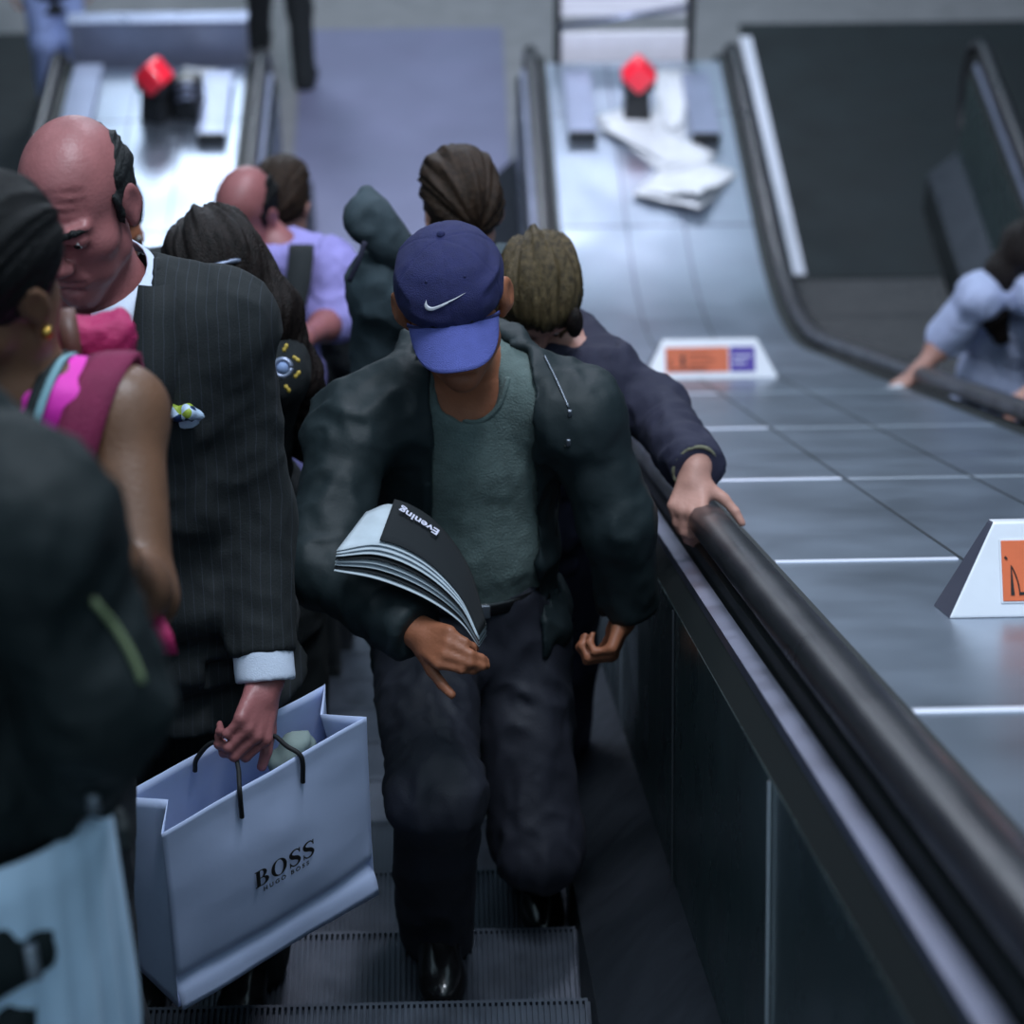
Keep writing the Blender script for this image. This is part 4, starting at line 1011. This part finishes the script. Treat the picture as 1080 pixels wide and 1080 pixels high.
# ---------------------------------------------------------------- carried things
def text_me(s, size, ext=.0004, bold=.0, sx=1.):
    cu = bpy.data.curves.new('t', 'FONT'); cu.body = s; cu.size = size; cu.extrude = ext; cu.offset = bold; cu.align_x = 'CENTER'; cu.align_y = 'CENTER'
    o = bpy.data.objects.new('t', cu); C.objects.link(o); dg = bpy.context.evaluated_depsgraph_get(); me = bpy.data.meshes.new_from_object(o.evaluated_get(dg))
    bpy.data.objects.remove(o); me.transform(Matrix.Diagonal((sx, 1, 1, 1))); return me
def paper_bag():
    M['bag'] = mat('grey_lilac_paper', (192, 205, 238), .55, var=.04, vscale=6, bump=.25, bscale=7); M['bag_in'] = mat('bag_inside_paper', (140, 150, 178), .8)
    M['cord'] = mat('black_cord', (16, 17, 20), .7)
    A = math.radians(40); u = V(math.cos(A), math.sin(A), 0); n = V(math.sin(A), -math.cos(A), 0); W, Hh, D = .425, .395, .115
    TL = P(170, 879, 4.12); up = unit(V(.0, .03, 1))
    r = empty('shopping_bag', TL-up*Hh+u*W/2, 'large grey lilac paper bag printed BOSS in the suited man\'s hand', 'bag')
    pt = lambda a, b, c: TL+u*a*W-n*b*D+up*(c-1)*Hh          # a across 0-1, b depth 0-1, c height 0-1
    def wrinkle(q, amp):
        q = np.array(q)*6; return amp*float(vnoise(q[None])[0])+amp*.5*float(vnoise(q[None]*2.7)[0])
    def panel(name, fn, na, nc, m, off=n, amp=.004):
        rows = [[(lambda q: q+off*wrinkle(q, amp))(fn(i/na, j/nc)) for j in range(nc+1)] for i in range(na+1)]
        o = add_part(name, grid_me(name, rows), m, r); solidify(o, .0012); return o
    cr = .14                                                     # fold line above the bottom
    def front(a, c):
        bulge = .014*math.sin(math.pi*a)*math.sin(math.pi*min(1, c*1.1))
        kick = -.010*math.exp(-((c-cr)/.035)**2)+(.012*(1-c/cr) if c < cr else 0)
        q = pt(a, 0, c)+n*(bulge+kick); return q+up*(-.012*(a-.3)**2 if c == 0 else 0)
    panel('front_panel', front, 36, 40, M['bag'])
    panel('back_panel', lambda a, c: pt(a, 1, c)-n*.01*math.sin(math.pi*a)*math.sin(math.pi*c), 16, 20, M['bag'])
    def gus(side):
        def fn(b, c):
            inw = .055*(1-abs(2*b-1))*(c**1.6); q = pt(side, b, c); return q+u*(inw if side == 0 else -inw)
        return fn
    panel('side_gusset', gus(0), 8, 20, M['bag'], off=u, amp=.002); panel('side_gusset', gus(1), 8, 20, M['bag'], off=u, amp=.002)
    panel('bottom_panel', lambda a, b: pt(a, b, 0)+up*.001, 8, 4, M['bag'], off=up, amp=.0)
    # turned-over rim
    rim = [pt(0, 0, 1)]+[pt(a, 0, 1)+n*.014*math.sin(math.pi*a)*.3 for a in (.25, .5, .75, 1)]
    # tissue paper peeping out
    M['tissue'] = mat('pale_green_tissue', (120, 134, 130), .8)
    S = Solid(pt(.5, .5, .85)-.3, pt(.5, .5, .85)+.3, .008)
    S.ell(pt(.72, .5, .86), V(.05, .025, .03), frame(n), 0); S.ell(pt(.74, .45, .88), V(.022, .016, .035), frame(n), .02)
    add_part('wrapping_tissue', S.mesh('t', folds(.012, 18, 18, 5)), M['tissue'], r)
    # handles
    hd = SM.wr['L']+SM.hand['L'][0]*.085
    g0 = hd+u*-.035+V(0, 0, -.045); g1 = hd+u*.035+V(0, 0, -.045)
    f0 = front(.36, .86)+n*.004; f1 = front(.66, .86)+n*.004
    e0, e1 = front(.36, 1)+n*.006, front(.66, 1)+n*.006
    add_part('cord_handle', tube_me('h', spline([f0, e0, (e0+g0)/2, g0, (g0+g1)/2+V(0, 0, .006), g1, (e1+g1)/2, e1, f1], 60), .0042, 8), M['cord'], r)
    b0 = pt(.34, .96, .93); b1 = pt(.66, .96, .93)
    add_part('cord_handle', tube_me('h', spline([b0, pt(.35, .93, 1.0), pt(.40, .75, 1.09), g0+V(0, .012, 0), g1+V(0, .012, 0), pt(.62, .75, 1.09), pt(.65, .93, 1.0), b1], 50), .0042, 8), M['cord'], r)
    # print
    Rm = Matrix(((u[0], up[0], n[0]), (u[1], up[1], n[1]), (u[2], up[2], n[2]))).to_4x4()
    # letters with thick and thin strokes and serifs
    def place(me, a, c, nm, lb=None):
        q = pt(a, 0, c)+n*(.014*math.sin(math.pi*a)*math.sin(math.pi*min(1, c*1.1))+.0045)
        me.transform(Rm); me.transform(Matrix.Translation(Vector(q))); o = add_part(nm, me, M['print_black'], r, smooth=False); return o
    v = []; f = []
    def poly(outer, inner, x0, sc):
        n_ = len(outer); b = len(v)
        for o_, i_ in zip(outer, inner): v.append((x0+o_[0]*sc, o_[1]*sc, 0)); v.append((x0+i_[0]*sc, i_[1]*sc, 0))
        return b, n_
    def strip(pairs, x0, sc, close=False):
        b = len(v)
        for a_, c_ in pairs: v.append((x0+a_[0]*sc, a_[1]*sc, 0)); v.append((x0+c_[0]*sc, c_[1]*sc, 0))
        m = len(pairs)
        for k in range(m if close else m-1):
            k2 = (k+1) % m; f.append((b+2*k, b+2*k+1, b+2*k2+1, b+2*k2))
    def rect(xa, ya, xb, yb, x0, sc): strip([((xa, ya), (xa, yb)), ((xb, ya), (xb, yb))], x0, sc)
    def ring(cx, cy, rx, ry, tx, ty, x0, sc, a0=0, a1=360):
        k = 28; strip([((cx+rx*math.cos(t), cy+ry*math.sin(t)), (cx+(rx-tx)*math.cos(t), cy+(ry-ty)*math.sin(t))) for t in [math.radians(a0+(a1-a0)*i/k) for i in range(k+1)]], x0, sc)
    def B(x0, sc):
        rect(.08, 0, .30, 1, x0, sc); rect(0, 0, .4, .06, x0, sc); rect(0, .94, .4, 1, x0, sc)
        ring(.38, .74, .32, .26, .20, .06, x0, sc, -90, 90); ring(.40, .26, .40, .27, .22, .06, x0, sc, -90, 90)
        for y in (0, .47, .94): rect(.28, y, .42, y+.06, x0, sc)
    def O(x0, sc): ring(.46, .5, .46, .52, .21, .06, x0, sc)
    def Sx(x0, sc):
        ctr = spline([V(.66, .80, 0), V(.52, .96, 0), V(.30, .96, 0), V(.13, .79, 0), V(.22, .60, 0), V(.50, .44, 0), V(.63, .25, 0), V(.50, .05, 0), V(.26, .03, 0), V(.08, .22, 0)], 40)
        pr_ = []
        for i, c_ in enumerate(ctr):
            t = unit(ctr[min(i+1, 40)]-ctr[max(i-1, 0)]); nn = V(-t[1], t[0], 0); w = .035+.085*math.exp(-((i-20)/9.)**2)
            pr_.append(((c_+nn*w)[:2], (c_-nn*w)[:2]))
        strip(pr_, x0, sc); rect(.62, .70, .69, 1.0, x0, sc); rect(.05, 0, .12, .30, x0, sc)
    sc = .036; xs = -.062
    B(xs, sc); O(xs+.034, sc); Sx(xs+.071, sc); Sx(xs+.100, sc)
    me = py_mesh('boss', [(x, y-.018, .0) for x, y, _ in v], f); place(me, .525, .505, 'printed_logo')['label'] = 'black serif lettering BOSS'
    place(text_me('H U G O   B O S S', .0125, 0, .0004, 1.0), .53, .432, 'printed_small_line')['label'] = 'small black lettering HUGO BOSS'
    return r
paper_bag()
def newspaper():
    M['ink'] = mat('dark_front_page', (24, 28, 32), .9)
    M['page'] = mat('newsprint_page', (188, 198, 206), .8, var=.08, vscale=30)
    h = CM.wr['R']+CM.hand['R'][0]*.07
    r = empty('newspaper', P(430, 620, 4.36), 'folded newspaper gripped under the arm of the man in the navy cap', 'newspaper')
    def sheet(k, n_, m, name, wide=1.0, u0=0.):
        t = k/(n_-1); rows = []
        # the stack fans out at its left end and closes towards the hand
        d = 4.37
        lowA = [(352+3*t, 602-21*t), (398+2*t, 611-36*t), (446, 630-36*t), (484, 655-25*t), (505, 682-10*t)]
        dirA = [(26+6*t, -42), (16, -44), (13, -40), (10, -30), (8, -12)]
        nn = 24; lo = spline([V(a, b, 0) for a, b in lowA], nn); dr = spline([V(a, b, 0) for a, b in dirA], nn)
        for i in range(nn+1):
            if i/nn < u0: continue
            row = []
            for j in range(7):
                v = j/6; q = lo[i]+dr[i]*v*wide; sag = .010*math.sin(3*v+k)*.4
                row.append(P(q[0], q[1], d-.035*(1-i/nn)-.010*t+.13*v*(1-.25*i/nn)+sag))
            rows.append(row)
        o = add_part(name, grid_me(name, rows), m, r); solidify(o, .0016); return o
    N_ = 8
    for k in range(N_): sheet(k, N_, M['page'] if k % 3 != 1 or k == 7 else M['ink'], 'page', 1.0-.03*(k % 3))
    o = sheet(N_, N_, M['ink'], 'front_page', .98, .22); o['label'] = 'dark printed front page with white masthead'
    # masthead, read from the other side
    me = text_me('Evening', .026, .0003, .0006)
    g = o.data.vertices; nc = 7; nr = len(g)//nc; gp = lambda i, j: np.array(g[i*nc+j].co)+np.array(r.location)
    a, b = gp(int(nr*.05), 5), gp(int(nr*.45), 5); x = unit(a-b); mid = (a+b)/2; yy = unit(gp(int(nr*.25), 2)-gp(int(nr*.25), 5)); yy = unit(yy-x*(yy@x)); nz = np.cross(x, yy)
    mid = gp(int(nr*.25), 4)
    if nz@(CAM-mid) < 0: x = -x; nz = -nz
    me.transform(Matrix(((x[0], yy[0], nz[0], 0), (x[1], yy[1], nz[1], 0), (x[2], yy[2], nz[2], 0), (0, 0, 0, 1)))); me.transform(Matrix.Translation(Vector(mid+nz*.008)))
    add_part('masthead', me, M['print_white'], r, smooth=False).parent = o
newspaper()
# ---------------------------------------------------------------- the riders behind
M['lavender'] = cloth('lavender_shirt_cotton', (150, 142, 205), .8, .2); M['navy'] = cloth('navy_wool_coat', (32, 32, 54), .8, .3)
M['hoodie'] = cloth('grey_teal_hooded_coat', (52, 66, 73), .8, .3, var=.2); M['black_cloth'] = cloth('black_cloth', (20, 26, 29), .85)
M['pale_blue'] = cloth('pale_blue_shirt', (192, 200, 232), .8, .2); M['blue_shirt'] = cloth('light_blue_shirt', (130, 150, 190), .8, .2)
def rider(label, px, py, d, face, fwd, H=1.72, hs=None, dz=0, lean=(0, 0), headup=(0, 0, 1), h=.009, floor=None, drop=None):
    head = P(px, py, d); s = H/1.75; hs = hs or s
    nk = head-unit(V(*headup))*.135*s-unit(V(*face))*V(1, 1, 0)*.03
    z = floor if floor is not None else tread_at(nk[1])
    bz = z+dz
    pel = V(nk[0]-lean[0], nk[1]-lean[1], min(nk[2]-.50*s, bz+.95*s))
    z_f = tread_at(pel[1]) if floor is None else floor
    p = Person(label, (pel[0], pel[1], z_f), pel, nk, head, face, headup, fwd, H=H, hs=hs); p.z = z_f; return p
# woman with long dark hair, behind the suited man
def long_hair():
    p = rider('woman with long dark brown hair hanging over her face, behind the suited man', 228, 285, 5.0, (.30, -.70, -.62), (.3, -1, 0), 1.66, headup=(0, -.55, 1))
    p.sh['L'] = P(286, 392, 5.0); p.hang('R'); p.hang('L', -.04, -.08); p.stand(p.z); p.body(M['skin_pale'], .008); p.trousers(M['black_cloth']); p.shoes()
    p.top('blouse', M['black_cloth'], .02, sleeve=.95, hem=.08)
    def ex(S):
        c = p.head
        S.chain([c+V(-.05, -.02, .05), c+V(-.085, -.05, -.08), c+V(-.09, -.06, -.25)], [.05, .05, .045], .03)
        S.chain([c+V(.04, -.03, .06), c+V(.10, -.07, -.05), c+V(.135, -.07, -.20), c+V(.165, -.05, -.38)], [.055, .06, .06, .045], .03)
        S.chain([c+V(0, .05, .02), c+V(.02, .08, -.15), c+V(.05, .08, -.30)], [.08, .09, .07], .03)
    p.hair(M['hair_long'], 'long', .006, amp=.007, extra=ex)
    # pale hair band
    pts = [p.hp(.089*math.sin(a), .035, .036+.103*math.cos(a)) for a in [math.radians(-80+160*i/16) for i in range(17)]]
    add_part('hair_band', tube_me('b', pts, .005, 8), M['cabinet'], p.root)
    # a round clip with yellow petals in the hair's end
    M['yellow'] = mat('yellow_petals', (176, 150, 60), .6)
    cc = P(298, 388, 4.80); fw_ = unit(CAM-cc)
    ring = [cc+RGT*.016*math.cos(a)+UPV*.016*math.sin(a) for a in [2*math.pi*i/20 for i in range(21)]]
    o = add_part('hair_clip', tube_me('c', ring, .0055, 8), M['cabinet'], p.root)
    me = tube_me('c', [cc, cc+fw_*.006], .011, 14); add_part('clip_centre', me, M['blue_shirt'], p.root).parent = o
    rnd = random.Random(4)
    for i in range(7):
        an = .5+i*.9; q = cc+UPV*math.sin(an)*(.030+.02*rnd.random())+RGT*math.cos(an)*(.028+.015*rnd.random())-fw_*.01; S = Solid(q-.05, q+.05, .005); S.ell(q, V(.012, .006, .007), frame(RGT*math.cos(an*2)+UPV*math.sin(an*2), fw_), 0); add_part('clip_leaf', S.mesh('p'), M['yellow'], p.root).parent = o
long_hair()
def bald2():
    p = rider('bald headed man with bowed face in lavender shirt with a dark shoulder strap', 258, 222, 7.0, (-.45, -.8, -.40), (-.2, -1, 0), 1.76, headup=(-.12, -.3, 1))
    p.neck = P(292, 262, 7.05); p.sh['L'] = P(346, 286, 7.05); p.sh['R'] = P(238, 290, 7.1)
    p.arm('L', P(318, 358, 6.78), elbow=P(352, 338, 7.02), d=V(-1, -.1, 0), n=V(0, .5, -1)); p.hang('R'); p.stand(p.z); p.body(M['skin_red'], .008); p.hair(M['hair_dark'], 'bald'); p.trousers(M['black_cloth']); p.shoes()
    p.top('shirt', M['lavender'], .03, sleeve=.44, r=(.072, .072, .06), hem=.1, amp=.012, seed=15)
    pts = spline([P(318, 258, 7.10), P(318, 262, 6.96), P(316, 285, 6.90), P(310, 320, 6.88), P(300, 350, 6.88), P(290, 400, 6.92)], 24)
    rows = [[q-RGT*.034, q, q+RGT*.034] for q in pts]; o = add_part('shoulder_strap', grid_me('s', rows), M['black_cloth'], p.root); solidify(o, .01)
bald2()
def brown_behind():
    p = rider('brown haired man seen from behind, half hidden by the bald man in lavender', 298, 212, 7.6, (.25, .95, -.15), (.25, 1, 0), 1.74)
    p.hang('R'); p.hang('L'); p.stand(p.z)
    p.body(M['skin_pale'], .009, seyes=False); p.hair(M['hair_brown'], 'short'); p.trousers(M['jeans']); p.shoes(); p.top('jumper', M['black_cloth'], .02, sleeve=.95)
brown_behind()
def hooded():
    p = rider('brown haired man in grey hooded coat seen from behind, beyond the navy cap', 487, 222, 5.55, (-.28, .93, -.25), (-.1, 1, 0), 1.78, hs=1.02, headup=(-.1, .2, 1))
    p.neck = p.neck-V(.06, 0, .02); p.sh['L'] = P(408, 304, 5.6); p.sh['R'] = P(545, 300, 5.75)
    p.hang('L'); p.hang('R'); p.stand(p.z); p.body(M['skin_pale'], .008, seyes=False); p.hair(M['hair_brown'], 'short', amp=.006); p.trousers(M['black_cloth']); p.shoes()
    c = P(396, 232, 5.5)
    p.top('coat', M['hoodie'], .03, sleeve=.95, r=(.07, .058, .05), hem=.18, amp=.010, seed=19)
    S = Solid(c-.3, c+.3, .007)
    S.chain([P(386, 203, 5.5), P(392, 232, 5.5), P(408, 255, 5.52), P(440, 272, 5.55)], [.014, .046, .040, .035], .03); S.ell(P(383, 230, 5.5), V(.036, .045, .04), None, .03)
    S.ell(P(388, 236, 5.40), V(.040, .06, .05), None, .01, 'cut')
    add_part('hood', S.mesh('hood', folds(.006, 14, 14, 3)), M['hoodie'], p.root)
    add_part('drawstring', tube_me('d', spline([P(385, 255, 5.44), P(378, 275, 5.44), P(368, 297, 5.46)], 10), .006, 8), M['navy'], p.root)
hooded()
def blond():
    p = rider('person with dark blond hair and navy coat reaching for the right handrail', 566, 308, 5.2, (.05, -.66, -.75), (.0, -1, 0), 1.72, headup=(.1, -.75, .66), lean=(0, -.12))
    p.neck = P(585, 350, 5.32); p.sh['L'] = P(628, 396, 5.25); p.sh['R'] = P(520, 400, 5.3)
    w = P(734, 494, 4.95); p.arm('L', w, elbow=P(690, 430, 5.22), d=V(-.22, -.80, -.42), n=V(0, -.40, -.9), curls=[(48, 30, 16), (54, 32, 18), (50, 34, 18), (44, 32, 18)], s=1.0, thumb=(.45, .9, .35), spread=7, flip=1)
    p.hang('R'); p.stand(p.z); p.body(M['skin_pale'], .0055); p.trousers(M['navy']); p.shoes()
    def ex(S):
        S.ell(p.hp(-.05, .03, -.05), V(.03, .05, .09), p.HR, .03); S.ell(p.hp(.05, .03, -.05), V(.03, .05, .09), p.HR, .03)
    p.hair(M['hair_blond'], 'short', amp=.009, extra=ex)
    p.top('coat', M['navy'], .03, sleeve=1.0, r=(.066, .060, .056), hem=.2, amp=.009, seed=25)
    # the dark rear edge of an ear piece by the collar
    c = P(606, 340, 5.12); S = Solid(c-.08, c+.08, .005); S.ell(c, V(.018, .02, .035), None, 0); add_part('hair_tie', S.mesh('h'), M['hair_long'], p.root)
    d = unit(p.wr['L']-p.el['L']); w0 = p.wr['L']; S = Solid(w0-.12, w0+.12, .0045); S.cap(w0-d*.05, w0+d*.01, .047, .050, 0); S.half(w0+d*.006, d, .002); S.half(w0-d*.035, -d, .002); S.cap(w0-d*.1, w0+d*.1, .040, .044, .002, 'cut')
    M['cuff'] = cloth('olive_cuff_lining', (110, 108, 88), .8); add_part('cuff_lining', S.mesh('c'), M['cuff'], p.root)
blond()
def behind_suit():
    p = rider('person hidden behind the suited man, only the side of a dark face showing', 112, 236, 6.0, (.6, -.75, -.2), (.4, -1, 0), 1.74)
    p.hang('L'); p.hang('R'); p.stand(p.z); p.body(M['skin_tan'], .009); p.hair(M['hair_dark'], 'short'); p.trousers(M['black_cloth']); p.shoes(); p.top('jacket', M['black_cloth'], .025, sleeve=.95)
behind_suit()
def right_woman():
    bz = max(0, step_z(7.57))
    p = rider('woman with long dark hair and pale blue shirt on the right escalator', 1082, 268, 8.75, (-.25, -.75, -.6), (-.35, -.9, 0), 1.70, headup=(0, -.4, 1), floor=tread_at(7.62), lean=(.0, -.05))
    p.sh['R'] = P(1034, 312, 8.75); p.sh['L'] = P(1108, 318, 8.55)
    p.arm('R', P(968, 392, 8.92), elbow=P(998, 358, 8.95), d=unit(P(950, 406, 8.9)-P(968, 392, 8.92)), n=V(0, -.3, -.9), curl=(20, 25, 15))
    p.arm('L', P(1090, 412, 8.3), elbow=P(1120, 385, 8.5), d=unit(P(1072, 424, 8.25)-P(1090, 412, 8.3)), n=V(0, -.3, -.9), curl=(25, 35, 20)); p.stand(p.z)
    p.body(M['skin_pale'], .008); p.trousers(M['jeans']); p.shoes()
    p.top('shirt', M['pale_blue'], .025, sleeve=.47, r=(.066, .070, .06), hem=.08, amp=.010, seed=9)
    def ex(S):
        c = p.head
        S.chain([c+V(-.03, -.02, .06), c+V(-.09, -.06, -.04), c+V(-.105, -.07, -.18), c+V(-.07, -.09, -.28)], [.05, .055, .055, .03], .03)
        S.chain([c+V(.05, -.02, .06), c+V(.09, -.06, -.05), c+V(.09, -.08, -.30)], [.05, .06, .05], .03); S.chain([c+V(0, .05, 0), c+V(0, .07, -.25)], [.08, .08], .03)
    p.hair(M['hair_long'], 'long', .007, amp=.006, extra=ex)
    t = P(944, 409, 8.85); o = link('ticket', box_me('t', (0, 0, 0), (.03, .02, .004), frame((.4, -1, .3)), .002), M['white']); o.location = t
    tag(o, 'small pale ticket pinched in the fingers of the woman on the right escalator', 'ticket')
right_woman()
def walker():
    a = on_flat(322, 92, 0.); b = on_flat(272, 66, 0.)
    mid = (a+b)/2
    p = Person('person in black at the foot of the middle escalator, only the striding legs in view', (mid[0], mid[1], 0), (mid[0], mid[1]+.05, .93), (mid[0], mid[1]+.02, 1.48), (mid[0], mid[1], 1.64), (.2, 1, -.1), fwd=(.25, 1, 0), H=1.78)
    p.hang('L'); p.hang('R'); p.leg('R', (a[0], a[1], .085)); p.leg('L', (b[0], b[1]+.2, .085)); p.body(M['skin_pale'], .012, seyes=False); p.trousers(M['black_cloth'], h=.012); p.shoes(); p.top('coat', M['black_cloth'], .03, h=.012); p.hair(M['hair_dark'], 'short', .008)
walker()
def left_far():
    a = on_flat(60, 40, .45)
    p = Person('person in black coat and pale blue jeans at the far left landing', (a[0], a[1], 0), (a[0], a[1], .93), (a[0], a[1], 1.48), (a[0], a[1]-.03, 1.64), (.2, -1, -.1), fwd=(.25, -1, 0), H=1.76)
    M['pale_jeans'] = cloth('pale_blue_denim', (140, 158, 205))
    p.hang('L'); p.hang('R'); p.stand(0.0); p.body(M['skin_pale'], .012, seyes=False); p.trousers(M['pale_jeans'], h=.012); p.shoes(); p.top('coat', M['black_cloth'], .03, h=.012, hem=.25); p.hair(M['hair_dark'], 'short', .008)
left_far()
# ================================================================ light
w = bpy.data.worlds.new('shaft_ambient'); bpy.context.scene.world = w; w.use_nodes = True
w.node_tree.nodes['Background'].inputs[0].default_value = (.50, .71, .86, 1); w.node_tree.nodes['Background'].inputs[1].default_value = .72
def area(name, loc, target, size, power, col, sy=None):
    l = bpy.data.lights.new(name, 'AREA'); l.shape = 'RECTANGLE'; l.size = size; l.size_y = sy or size; l.energy = power; l.color = col
    o = bpy.data.objects.new(name, l); C.objects.link(o); o.location = loc
    d = Vector(target)-Vector(loc); o.rotation_euler = d.to_track_quat('-Z', 'Y').to_euler(); return o
COOL = (.80, .88, 1.0); LAV = (.84, .85, 1.0)
area('ceiling_lamp_near', (.5, 3.4, 9.9), (.3, 3.9, 4.8), .5, 140, COOL, 2.2)
area('fill_light_top', (-.4, .7, 10.4), (-.4, 2.0, 5.6), .5, 20, COOL, 1.6)  # added unseen fill that brightens the skirt, near sign and bag
area('ceiling_lamp_middle', (.4, 6.6, 7.4), (.2, 7.0, 2.5), .5, 60, LAV, 1.6)
area('fill_light_low', (.6, 10.4, 4.8), (.8, 13.3, .8), .5, 150, LAV, 1.4)  # added unseen fill aimed at the white boards and cabinet front
area('landing_lamp', (-.9, 14.6, 4.8), (.2, 13.2, 0), 1.0, 36, LAV, 1.6)
area('left_deck_lamp', (-1.8, 17.6, 4.9), (-1.6, 11.7, .9), 1.1, 80, COOL, 1.4)
area('far_tube_lamp', (1.1, 17.2, 4.7), (1.0, 11, 1), 1.3, 30, LAV, .3)
